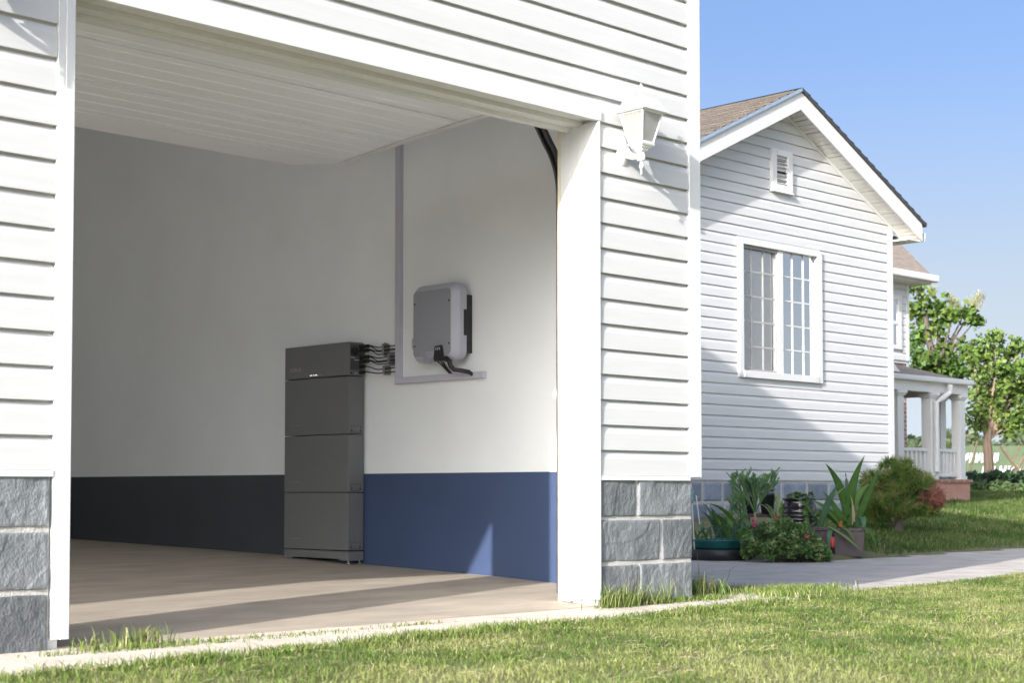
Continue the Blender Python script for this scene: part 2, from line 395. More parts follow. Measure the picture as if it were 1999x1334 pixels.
# concrete strip before the garage, its lawn edge worn and uneven
mb = MB(); n = 130; vs = []; fs = []
for i in range(n+1):
    x = -2.5+(7.35+2.5)*i/n
    e = 4.74+(x-1.25)*0.045+0.06*noise.noise(Vector((x*1.3, 0, 0)))+0.03*noise.noise(Vector((x*6, 4, 0)))
    if x > 5.6: e += (x-5.6)*0.06
    b = 5.32 if x < 6.62 else 5.32-(x-6.62)*0.05
    vs += [(x, e-0.02, -0.016), (x, e, 0.002), (x, 5.185, 0.004), (x, 5.19, -0.006), (x, 5.197, -0.006), (x, 5.2, 0.006), (x, b, 0.010), (x, b+0.3, 0.010), (x, b+0.3, -0.03)]
q = 9
for i in range(n):
    for j in range(q-1): fs.append((i*q+j, i*q+j+1, (i+1)*q+j+1, (i+1)*q+j))
mb.add(vs, fs); tag(mb.build('apron', APRON), kind='structure')

# unseen concrete slab left of the camera, added to bounce light at the garage
mb = MB(); mb.box(-4.5, 1.2, -14.0, 4.55, -0.05, -0.004); tag(mb.build('bounce_slab', CONC), kind='structure')

# garage floor: falls gently towards the door
def floor_z(y): 
    return float(np.interp(y, [5.29, 5.6, 6.1, 6.65, 7.8, 8.66, 11.57, 12.4], [0.014, 0.032, 0.068, 0.09, 0.118, 0.152, 0.20, 0.21]))
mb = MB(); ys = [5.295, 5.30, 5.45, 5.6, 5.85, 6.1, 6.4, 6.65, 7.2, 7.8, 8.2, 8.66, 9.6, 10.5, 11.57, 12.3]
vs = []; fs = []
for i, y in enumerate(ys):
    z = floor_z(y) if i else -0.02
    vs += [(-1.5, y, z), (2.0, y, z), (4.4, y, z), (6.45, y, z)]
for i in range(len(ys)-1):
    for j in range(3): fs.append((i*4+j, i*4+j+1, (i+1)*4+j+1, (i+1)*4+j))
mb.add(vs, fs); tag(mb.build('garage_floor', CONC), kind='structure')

# ------------------------------------------------------------------ the garage
YF = 5.295
XL, XJ, XC = 2.925, 5.80, 6.607           # opening sides, outer corner
OZ = 2.43                                 # opening height
X2A, X2B = -0.75, 2.2                     # neighbouring opening beyond the frame
XW = -1.6
garage = thing('garage', 'white clapboard garage with open doorway and slate stone base', 'garage', (4.4, YF, 0))
EZ = 4.76; RID = EZ+0.33*(6.9-2.5)
# structural walls (hidden behind siding outside; plaster inside)
mb = MB(); T0, T1 = YF+0.002, YF+0.24
for a, b, c, d in [(XC-0.78, XC-0.004, 0.66, OZ+0.02), (XC-0.78, 6.53, -0.03, 0.659), (X2B+0.03, XL-0.03, 0.0, OZ+0.02), (XW, X2A-0.03, 0.0, OZ+0.02)]:
    mb.box(a, b, T0, T1, c, d)
mb.prism([(XW, OZ+0.022), (XC-0.004, OZ+0.022), (XC-0.004, EZ), (2.5, RID-0.02), (XW, EZ)], 'Y', T0, T1)
mb.box(6.41, XC-0.006, T1+0.001, 12.4, 0.66, EZ-0.01); mb.box(6.41, 6.52, T1+0.001, 12.4, -0.05, 0.659)            # right wall core
for a, b, c, d in ((T1+0.001, 5.8, -0.05, EZ-0.01), (8.0, 12.4, -0.05, EZ-0.01), (5.801, 7.999, -0.05, 0.3), (5.801, 7.999, 1.7, EZ-0.01)): mb.box(XW, XW+0.19, a, b, c, d)
mb.box(XW, XC-0.004, 12.402, 12.6, -0.05, EZ-0.01)
mb.build('wall_core', PLASTER, garage)
# interior wall linings
mb = MB(); mb.box(6.4, 6.408, T1+0.002, 12.3, 0.0, 4.2); iw = mb.build('interior_wall', PLASTER, garage)
mb = MB(); mb.box(6.396, 6.3995, T1+0.004, 8.15, 0.0, 0.692); mb.build('blue_dado', BLUE, iw)
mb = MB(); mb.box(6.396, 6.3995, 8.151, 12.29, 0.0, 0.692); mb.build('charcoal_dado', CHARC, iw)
mb = MB(); mb.box(-1.39, 6.395, 12.3, 12.36, 0.0, 4.2); iw2 = mb.build('interior_wall', PLASTER, garage)
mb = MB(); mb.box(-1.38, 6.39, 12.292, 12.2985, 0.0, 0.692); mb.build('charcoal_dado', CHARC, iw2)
LW = (5.8, 8.0, 0.3, 1.7)     # unseen window added in the left wall to brighten the interior
for a, b, c, d in ((T1+0.002, LW[0], 0.0, 4.2), (LW[1], 12.3, 0.0, 4.2), (LW[0]+0.001, LW[1]-0.001, 0.0, LW[2]), (LW[0]+0.001, LW[1]-0.001, LW[3], 4.2)):
    mb = MB(); mb.box(-1.4, -1.392, a, b, c, d); mb.build('interior_wall', PLASTER, garage)
mb = MB()
for y in (LW[0], 6.88, LW[1]-0.04): mb.box(-1.62, -1.38, y, y+0.04, LW[2]+0.041, LW[3]-0.041)
mb.box(-1.62, -1.38, LW[0], LW[1], LW[2], LW[2]+0.04); mb.box(-1.62, -1.38, LW[0], LW[1], LW[3]-0.04, LW[3]); mb.build('fill_window', TRIM, garage)
mb = MB(); mb.box(2.401, 6.408, T1+0.002, 12.36, 4.201, 4.25); mb.box(-1.4, 2.4, 8.001, 12.36, 4.201, 4.25); mb.build('ceiling', PLASTER, garage)
# siding
CH = 0.1265
def f_ranges(za, zb):
    c = lambda v: (lambda z: v)
    slope = lambda z: max(0.0, z-EZ)/0.33
    if zb < OZ+0.06: return [(c(XW), c(X2A-0.06)), (c(X2B+0.065), c(XL-0.068)), (c(XJ+0.017), c(6.517))]
    if zb <= EZ: return [(c(XW), c(6.517))]
    return [(lambda z: XW+slope(z), lambda z: 6.517-slope(z))]
mb = MB(); siding(mb, YF-0.009, 0.6625, CH, 44, f_ranges, 0.016); mb.build('siding', VINYL, garage)
# starter strips at the bottom of the siding
for a, b in [(XJ+0.017, 6.517), (X2B+0.065, XL-0.068), (XW, X2A-0.06)]:
    mb = MB(); mb.prism([(YF, 0.6615), (YF-0.030, 0.6615), (YF-0.030, 0.638), (YF-0.012, 0.638), (YF-0.012, 0.6525), (YF, 0.6525)], 'X', a, b)
    mb.build('starter_strip', TRIM, garage)
# corner board
mb = MB(); mb.box(6.518, XC+0.004, YF-0.031, YF-0.004, 0.655, EZ); mb.box(XC-0.003, XC+0.016, YF-0.003, YF+0.10, 0.655, EZ)
mb.build('corner_board', TRIM, garage, 0.003)
# outer right wall siding (seen only from the side)
mb = MB()
for k in range(32):
    z = 0.6625+k*CH
    mb.prism([(XC-0.004, z), (XC+0.012, z), (XC+0.010, z+CH*0.7), (XC-0.002, z+CH-0.001)], 'Y', YF+0.101, 12.6)
mb.build('siding', VINYL, garage)
mb = MB(); mb.box(6.531, 6.543, YF+0.003, 12.6, -0.06, 0.655); mb.build('stone_base', SLATE, garage)
# stone base, three courses
def courses(x0, x1, splits, zs):
    bl = []
    for (za, zb), sp in zip(zs, splits):
        xs = [x0]+sp+[x1]
        for a, b in zip(xs[:-1], xs[1:]): bl.append((a+(0.0055 if a != x0 else 0), b-(0.0055 if b != x1 else 0), za, zb))
    return bl
ZS = [(-0.03, 0.2155), (0.2255, 0.442), (0.452, 0.650)]
mb = MB(); stone_blocks(mb, YF, courses(5.822, 6.545, [[6.115], [6.29], [6.105]], ZS), seed=1.3); st = mb.build('stone_base', SLATE, garage)
mb = MB(); mb.box(5.818, 6.54, YF-0.012, YF, -0.03, 0.655)
mb.build('mortar', MORTAR, st)
mb = MB(); stone_blocks(mb, YF, courses(2.22, 2.853, [[2.48], [2.36], [2.60]], ZS), seed=8.2); st = mb.build('stone_base', SLATE, garage)
mb = MB(); mb.box(2.22, 2.85, YF-0.012, YF, -0.03, 0.655); mb.build('mortar', MORTAR, st)
mb = MB(); stone_blocks(mb, YF, courses(XW, X2A-0.05, [[], [-1.3], []], ZS), 0.04, seed=4.0); mb.build('stone_base', SLATE, garage)
# door casing: front boards, reveals with stop strips, head
def casing(a, b):
    for side in (0, 1):
        x = b if side else a; sg = 1 if side else -1
        mb = MB()
        x0, x1 = sorted((x, x+sg*(0.016 if side else 0.036)))
        mb.box(x0, x1, YF-0.032, YF+0.10, 0.045, OZ)
        if not side: mb.box(x-0.066, x-0.0365, YF-0.028, YF-0.001, 0.045, OZ)
        mb.box(*sorted((x-sg*0.000, x+sg*0.034)), YF+0.1005, YF+0.160, 0.04, OZ)
        mb.box(*sorted((x-sg*0.003, x+sg*0.03)), YF+0.1605, YF+0.224, 0.03, OZ)
        mb.build('door_jamb', TRIM, garage, 0.002)
        mb = MB(); mb.box(*sorted((x-sg*0.001, x+sg*0.03)), YF+0.2245, YF+0.248, 0.03, OZ); mb.build('weather_strip', CREAM, garage)
    mb = MB()
    mb.box(a-0.04, b+0.02, YF-0.034, YF-0.006, OZ+0.002, OZ+0.060)
    mb.box(a-0.02, b+0.02, YF-0.0055, YF+0.085, OZ+0.016, OZ+0.05)
    mb.box(a-0.02, b+0.02, YF+0.0855, YF+0.150, OZ-0.008, OZ+0.04)
    mb.box(a-0.02, b+0.02, YF+0.1505, YF+0.180, OZ-0.030, OZ+0.04)
    mb.box(a-0.02, b+0.02, YF+0.1805, YF+0.250, OZ-0.010, OZ+0.04)
    mb.build('door_head', TRIM, garage, 0.002)
casing(XL, XJ); casing(X2A, X2B)
# roof with eaves, rake boards
mb = MB()
for s in (-1, 1):
    xe = 2.5+s*4.4; 
    mb.prism([(xe, EZ), (2.5, RID), (2.5, RID+0.10), (xe, EZ+0.10)] if s > 0 else [(2.5, RID), (xe, EZ), (xe, EZ+0.10), (2.5, RID+0.10)], 'Y', 5.0 if s > 0 else 8.0, 12.9)
xe = 2.5-4.4; za = lambda x: RID-0.33*(2.5-x)
for a, b, c, d in ((xe, 2.5, 5.0, 5.6), (xe, -1.5, 5.601, 7.999), (2.3, 2.5, 5.601, 7.999)):
    mb.prism([(b, za(b)), (a, za(a)), (a, za(a)+0.10), (b, za(b)+0.10)], 'Y', c, d)
rf = mb.build('roof', SHINGLE, garage)
mb = MB(); a, b = -1.499, 2.299; mb.prism([(b, za(b)+0.05), (a, za(a)+0.05), (a, za(a)+0.055), (b, za(b)+0.055)], 'Y', 5.602, 7.998); mb.build('fill_roof_panel', POLY, garage)  # unseen translucent panel added so more daylight fills the garage

# open sectional door under the ceiling
def gd(t):  # centre line of the opened door: curve up, then nearly level
    pts = [(5.60, 2.47), (5.72, 2.555), (5.88, 2.600), (6.23, 2.584), (6.765, 2.552), (7.235, 2.516), (7.47, 2.494)]
    return pts
gdoor = thing('garage_door', 'white ribbed sectional garage door rolled up beneath the garage ceiling', 'garage door', (4.36, 6.5, 2.5))
segs = [[(5.60, 2.45), (5.68, 2.535), (5.82, 2.592), (6.225, 2.584)], [(6.237, 2.583), (6.757, 2.552)], [(6.770, 2.551), (7.227, 2.517)]]
for sg in segs:
    mb = MB(); prof = []
    for (y0, z0), (y1, z1) in zip(sg[:-1], sg[1:]):
        L = math.hypot(y1-y0, z1-z0); nrib = max(1, round(L/0.13)); dy, dz = (y1-y0)/L, (z1-z0)/L
        for k in range(nrib):
            s0 = L*k/nrib
            for ds, off in ((0.0, 0.0), (L/nrib*0.46, 0.0), (L/nrib*0.49, -0.003), (L/nrib*0.52, -0.003), (L/nrib*0.55, 0.0)):
                prof.append((y0+dy*(s0+ds)-dz*off*-1, z0+dz*(s0+ds)+dy*off))
    prof.append(sg[-1])
    mb.prism(prof+[(y, z+0.04) for y, z in reversed(prof)], 'X', XL-0.01, 5.752)
    mb.build('panel', DOORW, gdoor)
# last section with clipped corner
mb = MB(); f = lambda y: 2.517-(y-7.239)*0.095
top = [(XL-0.01, 7.240), (5.752, 7.240), (5.75, 7.30), (5.56, 7.46), (XL-0.01, 7.47)]
vs = [(x, y, f(y)) for x, y in top]+[(x, y, f(y)+0.04) for x, y in top]; n = 5
mb.add(vs, [tuple(range(n)), tuple(range(2*n-1, n-1, -1))]+[(i, (i+1) % n, (i+1) % n+n, i+n) for i in range(n)])
mb.build('panel', DOORW, gdoor)
mb = MB(); ys = [(5.62, 2.46), (5.70, 2.54), (5.84, 2.588), (6.225, 2.577), (6.765, 2.545), (7.236, 2.510)]
mb.prism(ys+[(y, z+0.055) for y, z in reversed(ys)], 'X', 5.755, 5.80); mb.build('side_rail', TRIM, gdoor)
tr = thing('door_track', 'dark curved steel garage door track beside the right jamb', 'door track', (5.86, 5.7, 0.1))
arc = [(5.566, 0.06), (5.566, 2.10)]+[(5.566+0.52*(1-math.cos(a)), 2.10+0.52*math.sin(a)) for a in [R(4*k) for k in range(1, 10)]]+[(5.75, 2.55), (5.82, 2.75), (5.86, 3.0)]
mb = MB(); 
for off in (0.0, 0.036):
    rings = []
    for i, (y, z) in enumerate(arc[:-1]):
        a, b = arc[max(i-1, 0)], arc[min(i+1, len(arc)-1)]; t = Vector((b[0]-a[0], b[1]-a[1])).normalized(); nn = Vector((t.y, -t.x))
        c = Vector((y, z))+nn*off
        rings.append([(5.862, c.x, c.y), (5.886, c.x, c.y), (5.886, c.x+nn.x*0.012, c.y+nn.y*0.012), (5.862, c.x+nn.x*0.012, c.y+nn.y*0.012)])
    mb.loft(rings)
rings = []
for i, (y, z) in enumerate(arc[:-1]):
    a, b = arc[max(i-1, 0)], arc[min(i+1, len(arc)-1)]; t = Vector((b[0]-a[0], b[1]-a[1])).normalized(); nn = Vector((t.y, -t.x))
    rings.append([(5.887, y, z), (5.891, y, z), (5.891, y+nn.x*0.046, z+nn.y*0.046), (5.887, y+nn.x*0.046, z+nn.y*0.046)])
mb.loft(rings); mb.build('rail', DARKSTEEL, tr)
mb = MB()
for z in (0.5, 1.2, 1.9):
    mb = MB(); mb.box(5.8915, 5.93, 5.56, 5.61, z, z+0.05); mb.build('bracket', STEEL, tr)

# ------------------------------------------------------------------ wall lamps
def lamp(cx, cz, label):
    cy = YF-0.145; L = thing('wall_lantern', label, 'wall lamp', (cx, YF, cz), 'lanterns on the garage front')
    z = lambda v: cz+v
    mb = MB(); 
    rings = []
    for y, s in ((YF-0.010, 1.0), (YF-0.022, 1.0), (YF-0.030, 0.90), (YF-0.036, 0.62), (YF-0.040, 0.55)):
        rings.append([(cx+0.042*s*math.copysign(abs(math.cos(a))**0.75, math.cos(a)), y, z(0.005)+0.078*s*math.copysign(abs(math.sin(a))**0.9, math.sin(a))) for a in [2*math.pi*k/20 for k in range(20)]])
    mb.loft(rings); mb.build('back_plate', LAMPW, L, smooth=True)
    mb = MB(); mb.tube([(cx, YF-0.036, z(0.0)), (cx, YF-0.06, z(-0.018)), (cx, YF-0.09, z(-0.034)), (cx, YF-0.12, z(-0.036)), (cx, cy, z(-0.034))], [0.030, 0.022, 0.016, 0.014, 0.014], 10)
    mb.lathe((cx, cy, cz), [(0.016, -0.062), (0.021, -0.058), (0.021, -0.030), (0.016, -0.026), (0.016, -0.012)], 14)
    mb.lathe((cx, cy, cz), [(0.003, -0.130), (0.006, -0.127), (0.006, -0.098), (0.012, -0.092), (0.012, -0.086), (0.007, -0.080), (0.007, -0.062)], 12)
    mb.build('arm', LAMPW, L, smooth=True)
    sq = lambda h, v: [(cx-h, cy-h, z(v)), (cx+h, cy-h, z(v)), (cx+h, cy+h, z(v)), (cx-h, cy+h, z(v))]
    mb = MB()   # stepped cup under the glass
    mb.loft([sq(0.018, -0.016), sq(0.024, -0.008), sq(0.024, -0.002), sq(0.036, 0.004), sq(0.036, 0.010), sq(0.047, 0.014), sq(0.050, 0.022), sq(0.046, 0.024)])
    mb.build('cup', LAMPW, L)
    mb = MB()   # corner bars and rails
    hb, ht, zb, zt = 0.045, 0.079, 0.024, 0.178
    for sx, sy in ((-1, -1), (1, -1), (1, 1), (-1, 1)):
        a = [(cx+sx*hb, cy+sy*hb), (cx+sx*(hb-0.007), cy+sy*hb), (cx+sx*(hb-0.007), cy+sy*(hb-0.007)), (cx+sx*hb, cy+sy*(hb-0.007))]
        b = [(cx+sx*ht, cy+sy*ht), (cx+sx*(ht-0.007), cy+sy*ht), (cx+sx*(ht-0.007), cy+sy*(ht-0.007)), (cx+sx*ht, cy+sy*(ht-0.007))]
        mb.loft([[(*p, z(zb)) for p in a], [(*p, z(zt)) for p in b]])
    for h, v, t in ((hb, zb, 0.008), (ht-0.001, zt-0.007, 0.007)):
        for q in range(4):
            c, s_ = [(1, 0), (0, 1), (-1, 0), (0, -1)][q]
            x0, x1 = (cx+c*(h-0.006), cx+c*h) if c else (cx-h+0.007, cx+h-0.007)
            y0, y1 = (cy+s_*(h-0.006), cy+s_*h) if s_ else (cy-h+0.007, cy+h-0.007)
            mb.box(*sorted((x0, x1)), *sorted((y0, y1)), z(v), z(v+t))
    mb.build('lantern_frame', LAMPW, L)
    for q in range(4):
        mb = MB(); a = q*math.pi/2; rt = lambda u, o: (cx+u*math.cos(a)-o*math.sin(a), cy+u*math.sin(a)+o*math.cos(a))
        i0, i1 = hb-0.004, ht-0.004
        vs = [(*rt(-i0, i0), z(zb+0.002)), (*rt(i0, i0), z(zb+0.002)), (*rt(i1, i1), z(zt-0.002)), (*rt(-i1, i1), z(zt-0.002))]
        vs += [(*rt(-i0, i0-0.002), z(zb+0.002)), (*rt(i0, i0-0.002), z(zb+0.002)), (*rt(i1, i1-0.002), z(zt-0.002)), (*rt(-i1, i1-0.002), z(zt-0.002))]
        mb.add(vs, [(0, 1, 2, 3), (4, 7, 6, 5), (0, 4, 5, 1), (1, 5, 6, 2), (2, 6, 7, 3), (3, 7, 4, 0)])
        mb.build('glass', FROST, L)
    mb = MB(); mb.lathe((cx, cy, cz), [(0.012, 0.024), (0.012, 0.06), (0.026, 0.085), (0.030, 0.11), (0.022, 0.135), (0.004, 0.145)], 14); mb.build('bulb', TRIM, L, smooth=True)
    mb = MB()
    mb.loft([sq(0.094, 0.178), sq(0.098, 0.182), sq(0.098, 0.187), sq(0.082, 0.200), sq(0.076, 0.214), sq(0.068, 0.232), sq(0.054, 0.248), sq(0.034, 0.258), sq(0.014, 0.263), sq(0.010, 0.268)])
    mb.build('roof_cap', LAMPW, L, 0.002)
    mb = MB(); mb.lathe((cx, cy, cz), [(0.010, 0.266), (0.008, 0.280), (0.014, 0.286), (0.014, 0.291), (0.007, 0.297), (0.006, 0.325), (0.002, 0.330)], 12); mb.build('finial', LAMPW, L, smooth=True)
    return L
l0 = lamp(5.995, 2.302, 'white four-sided wall lantern on the siding right of the doorway')
copy_thing(l0, (2.46-5.995, 0, 0.07), 'white wall lantern left of the doorway, known by its shadow')

# ------------------------------------------------------------------ battery tower
tw = thing('battery_tower', 'tall dark grey stacked battery cabinet on levelling feet against the wall', 'battery', (6.32, 8.13, 0.118))
TX0, TX1, TY0, TY1 = 6.26, 6.388, 7.803, 8.475
SE = [0.205, 0.573, 0.941, 1.311, 1.527]
for k in range(4):
    z0, z1 = SE[k]+0.003, SE[k+1]-0.002
    mb = MB(); y0 = TY0+(0.0 if k == 3 else 0.003)
    mb.box(TX0, TX1-0.012, y0, TY1, z0, z1)
    mod = mb.build('battery_module' if k < 3 else 'control_module', GREY, tw, 0.003)
    mb = MB(); mb.box(TX1-0.011, TX1, y0+0.003, TY1-0.003, z0, z1-0.004); mb.build('rear_housing', GREY, mod, 0.002)
    if k < 3:
        mb = MB(); zb = z0+0.006 if k else z0+0.008
        for a in ((TX0+0.022, TX0+0.098, zb+0.042, zb+0.044), (TX0+0.022, TX0+0.098, zb, zb+0.002), (TX0+0.022, TX0+0.024, zb+0.002, zb+0.042), (TX0+0.096, TX0+0.098, zb+0.002, zb+0.042)):
            mb.box(a[0], a[1], y0-0.0012, y0-0.0002, a[2], a[3])
        mb.build('connector_cover', BLACK, mod)
        for xx in (TX0+0.024, TX0+0.093):
            mb = MB(); rg = lambda yy, r: [(xx+r*math.cos(q), yy, zb+0.014+r*math.sin(q)) for q in [2*math.pi*i/10 for i in range(10)]]
            mb.loft([rg(y0-0.0015, 0.005), rg(y0-0.006, 0.005)]); mb.build('screw', BLACK, mod)
        mb = MB(); zz = z0+0.062
        for i, wd in enumerate((0.007, 0.005, 0.010, 0.004, 0.008, 0.006, 0.011, 0.005, 0.008, 0.007)):
            mb.box(TX0-0.0010, TX0-0.0002, 8.412-0.0115*i-wd, 8.412-0.0115*i, zz, zz+0.005)
        mb.build('lettering', PRINTD, mod)
# side recess panel of the control module
z0, z1 = SE[3]+0.003, SE[4]-0.002
mb = MB(); mb.box(TX0+0.008, TX1-0.020, TY0-0.0012, TY0-0.0002, z0+0.034, z1-0.012); pn = mb.build('terminal_panel', GREYD, tw)
mb = MB(); mb.box(TX0+0.008, TX1-0.020, TY0-0.003, TY0-0.0014, z0+0.116, z0+0.119); mb.box(TX0+0.008, TX1-0.02, TY0-0.004, TY0-0.0002, z1-0.011, z1-0.006)
mb.box(TX0+0.004, TX0+0.007, TY0-0.004, TY0-0.0002, z0+0.03, z1-0.006); mb.box(TX1-0.019, TX1-0.013, TY0-0.004, TY0-0.0002, z0+0.0, z1-0.006)
mb.build('panel_rim', GREY, pn)
mb = MB(); cxn, czn = TX0+0.040, z1-0.058
rg = lambda yy, r: [(cxn+r*math.cos(q), yy, czn+r*math.sin(q)) for q in [2*math.pi*i/16 for i in range(16)]]
mb.loft([rg(TY0-0.0014, 0.027), rg(TY0-0.008, 0.027), rg(TY0-0.0085, 0.02), rg(TY0-0.020, 0.018)])
mb.box(cxn-0.005, cxn+0.005, TY0-0.030, TY0-0.0202, czn-0.02, czn+0.02); mb.build('rotary_switch', BLACK, pn)
for a, b, c in ((0.012, 0.046, 0.110), (0.040, 0.080, 0.096), (0.045, 0.052, 0.012), (0.056, 0.064, 0.012)):
    mb = MB(); mb.box(TX0+a, TX0+b, TY0-0.0022, TY0-0.0016 if c > 0.02 else TY0-0.0003, z0+c, z0+c+0.004); mb.build('marking', PRINT, pn)
for xx in (TX0+0.016, TX0+0.100):
    mb = MB(); rg = lambda yy, r: [(xx+r*math.cos(q), yy, z0+0.013+r*math.sin(q)) for q in [2*math.pi*i/10 for i in range(10)]]
    mb.loft([rg(TY0-0.0003, 0.006), rg(TY0-0.006, 0.006)]); mb.build('screw', BLACK, pn)
# logo, same blurred capitals; status lights
def word(txt, size, xf, y_start, zb, m_, name, parent, width=None):
    cu = bpy.data.curves.new(name, 'FONT'); cu.body = txt; cu.size = size; cu.extrude = 0.0004; cu.space_character = 1.12
    t = bpy.data.objects.new(name, cu); COL.objects.link(t); bpy.context.view_layer.update()
    dg = bpy.context.evaluated_depsgraph_get(); me = bpy.data.meshes.new_from_object(t.evaluated_get(dg)); bpy.data.objects.remove(t)
    xs = [v.co.x for v in me.vertices]; k = (width/(max(xs)-min(xs))) if width else 1.0
    for v in me.vertices:
        a, b, c = v.co; v.co = (xf-0.0006+c, y_start-a*k, zb+b)
    me.materials.clear(); me.materials.append(m_)
    o = bpy.data.objects.new(name, me); COL.objects.link(o); return adopt(o, parent)
word('KOPLUS', 0.034, TX0, 8.415, 1.362, LOGO, 'logo', tw, 0.115)
LED = bpy.data.materials.new('status_led'); LED.use_nodes = True; _t, _b = nodes_of(LED)
_b.inputs['Base Color'].default_value = (0.9, 0.9, 0.9, 1); _b.inputs['Emission Color'].default_value = (1, 1, 1, 1); _b.inputs['Emission Strength'].default_value = 0.3
for a, b in ((8.205, 8.183), (8.172, 8.160), (8.150, 8.128)):
    mb = MB(); mb.box(TX0-0.0015, TX0-0.0002, b, a, 1.327, 1.3335); mb.build('status_light', LED, tw)
mb = MB(); mb.box(TX0-0.0012, TX0-0.0002, 8.085, 8.118, 1.328, 1.3315); mb.build('status_light', PRINTD, tw)
# base with shallow arch, four feet
mb = MB()
mb.prism([(TY0+0.001, 0.143), (TY0+0.085, 0.143), (TY0+0.10, 0.153), (TY1-0.10, 0.153), (TY1-0.085, 0.143), (TY1-0.001, 0.143), (TY1-0.001, 0.202), (TY0+0.001, 0.202)], 'X', TX0, TX1-0.002)
mb.build('base', GREY, tw, 0.003)
for yy in (TY0+0.018, TY1-0.02):
    for xx in (TX0+0.018, TX1-0.022):
        mb = MB(); fz = floor_z(yy)+0.001
        mb.lathe((xx, yy, 0), [(0.020, fz), (0.022, fz+0.004), (0.020, fz+0.008), (0.006, fz+0.012), (0.006, 0.1425)], 16); mb.build('levelling_foot', CHROME, tw, smooth=False)

# ------------------------------------------------------------------ duct on the wall, cables, inverter
DX = 6.366
dct = thing('cable_duct', 'lavender grey L-shaped cable duct on the inside wall', 'cable duct', (6.38, 7.46, 1.247))
mb = MB(); mb.box(DX, 6.3995, 7.444, 7.486, 1.286, 4.2); mb.build('vertical_duct', DUCT, dct, 0.002)
mb = MB(); mb.box(DX, 6.3995, 6.694, 7.486, 1.247, 1.2855); mb.build('horizontal_duct', DUCT, dct, 0.002)

def bundle(label, conns, cables, tie_y, tie_z):
    o = thing('cable_bundle', label, 'cables', (6.37, 7.6, conns[0]), 'cable bundles from the battery to the duct')
    for cz in conns:
        mb = MB(); L = 0.105 if len(cables) == 4 else 0.05; X = 6.352
        cyl = [(X, 7.803, cz), (X, 7.79, cz), (X, 7.789, cz), (X, 7.765, cz), (X, 7.764, cz), (X, 7.803-L*0.75, cz), (X, 7.803-L*0.74, cz), (X, 7.803-L, cz)]
        mb.tube(cyl, [0.013, 0.013, 0.009, 0.009, 0.0125, 0.0125, 0.007, 0.005], 10); mb.build('connector', BLACK, o)
    for a, b in cables:
        y0 = 7.71 if len(cables) == 4 else 7.755; X = 6.352
        pts = [Vector((X, y0+0.015, a))]+[Vector((X+0.004*t, y0-(y0-7.625)*t, a+(b-0.004-a)*(3*t*t-2*t**3))) for t in (0, 0.2, 0.4, 0.6, 0.8, 1)]+[Vector((X+0.006, 7.55, b-0.002)), Vector((X+0.014, 7.48, b))]
        mb = MB(); mb.tube(pts, 0.0036, 8); mb.build('cable', CABLE, o, smooth=True)
    mb = MB(); zt, zb = max(b for _, b in cables)+0.013, min(b for _, b in cables)-0.013
    mb.box(6.346, 6.350, tie_y-0.010, tie_y+0.010, zb, zt); mb.box(6.364, 6.3995, tie_y-0.010, tie_y+0.010, zb+0.002, zt-0.002)
    mb.box(6.346, 6.392, tie_y-0.012, tie_y-0.006, zb-0.004, zb); mb.box(6.346, 6.392, tie_y-0.012, tie_y+0.008, zt, zt+0.004)
    mb.box(6.344, 6.350, tie_y-0.028, tie_y-0.012, zt-0.006, zt+0.008); mb.build('wall_clip', TIE, o, 0.001)
bundle('topmost black cable bundle between battery and duct, grey clip near its middle', (1.498, 1.472), ((1.498, 1.487), (1.496, 1.466), (1.472, 1.461), (1.470, 1.442)), 7.578, 0)
bundle('middle black cable bundle between battery and duct, grey clip close to the duct', (1.430, 1.404), ((1.430, 1.420), (1.428, 1.399), (1.404, 1.394), (1.402, 1.380)), 7.525, 0)
bundle('lowest pair of thin black cables between battery and duct', (1.371, 1.335), ((1.371, 1.348), (1.335, 1.324)), 7.570, 0)

inv = thing('inverter', 'grey rounded inverter box mounted on the white wall above the duct', 'inverter', (6.33, 7.01, 1.36))
IY0, IY1, IZ0, IZ1 = 6.805, 7.212, 1.352, 1.818
def rrect(x, ins, r, notch=True, n=6):
    y0, y1, z0, z1 = IY0+ins, IY1-ins, IZ0+ins*0.9, IZ1-ins; r = max(0.008, r-ins*0.55); pts = []
    for cy, cz, a0 in ((y1-r, z0+r, 270), (y1-r, z1-r, 0), (y0+r, z1-r, 90), (y0+r, z0+r, 180)):
        for k in range(n+1):
            a = R(a0+90*k/n); pts.append((x, cy+r*math.cos(a), cz+r*math.sin(a)))
    nt_ = 0.028 if notch else 0.0       # raised part of the underside
    pts += [(x, y0+0.060, z0), (x, y0+0.068, z0+nt_), (x, y1-0.105, z0+nt_), (x, y1-0.090, z0)]
    return pts
mb = MB(); mb.loft([rrect(6.345, 0.004, 0.062), rrect(6.342, 0, 0.062), rrect(6.292, 0, 0.062), rrect(6.286, 0.003, 0.062), rrect(6.252, 0.033, 0.05), rrect(6.250, 0.038, 0.045)])
body = mb.build('casing', INV_F, inv, smooth=False)
mb = MB(); mb.loft([rrect(6.2496, 0.038, 0.045), rrect(6.2478, 0.0385, 0.045)]); fp = mb.build('front_panel', INV_P, inv)
mb = MB()
for yy in (7.160, 6.855):
    for zz in (1.705, 1.452):
        rg = lambda xx, r: [(xx, yy+r*math.cos(q), zz+r*math.sin(q)) for q in [2*math.pi*i/10 for i in range(10)]]
        m2 = MB(); m2.loft([rg(6.2476, 0.0058), rg(6.2445, 0.0058)]); m2.build('bolt', BLACK, fp)
mb = MB(); mb.box(6.346, 6.399, IY0+0.012, IY1-0.03, 1.40, 1.745); mb.box(6.318, 6.3455, IY0-0.0015, IY0+0.02, 1.50, 1.655); mb.build('heat_sink', BLACK, inv, 0.002)
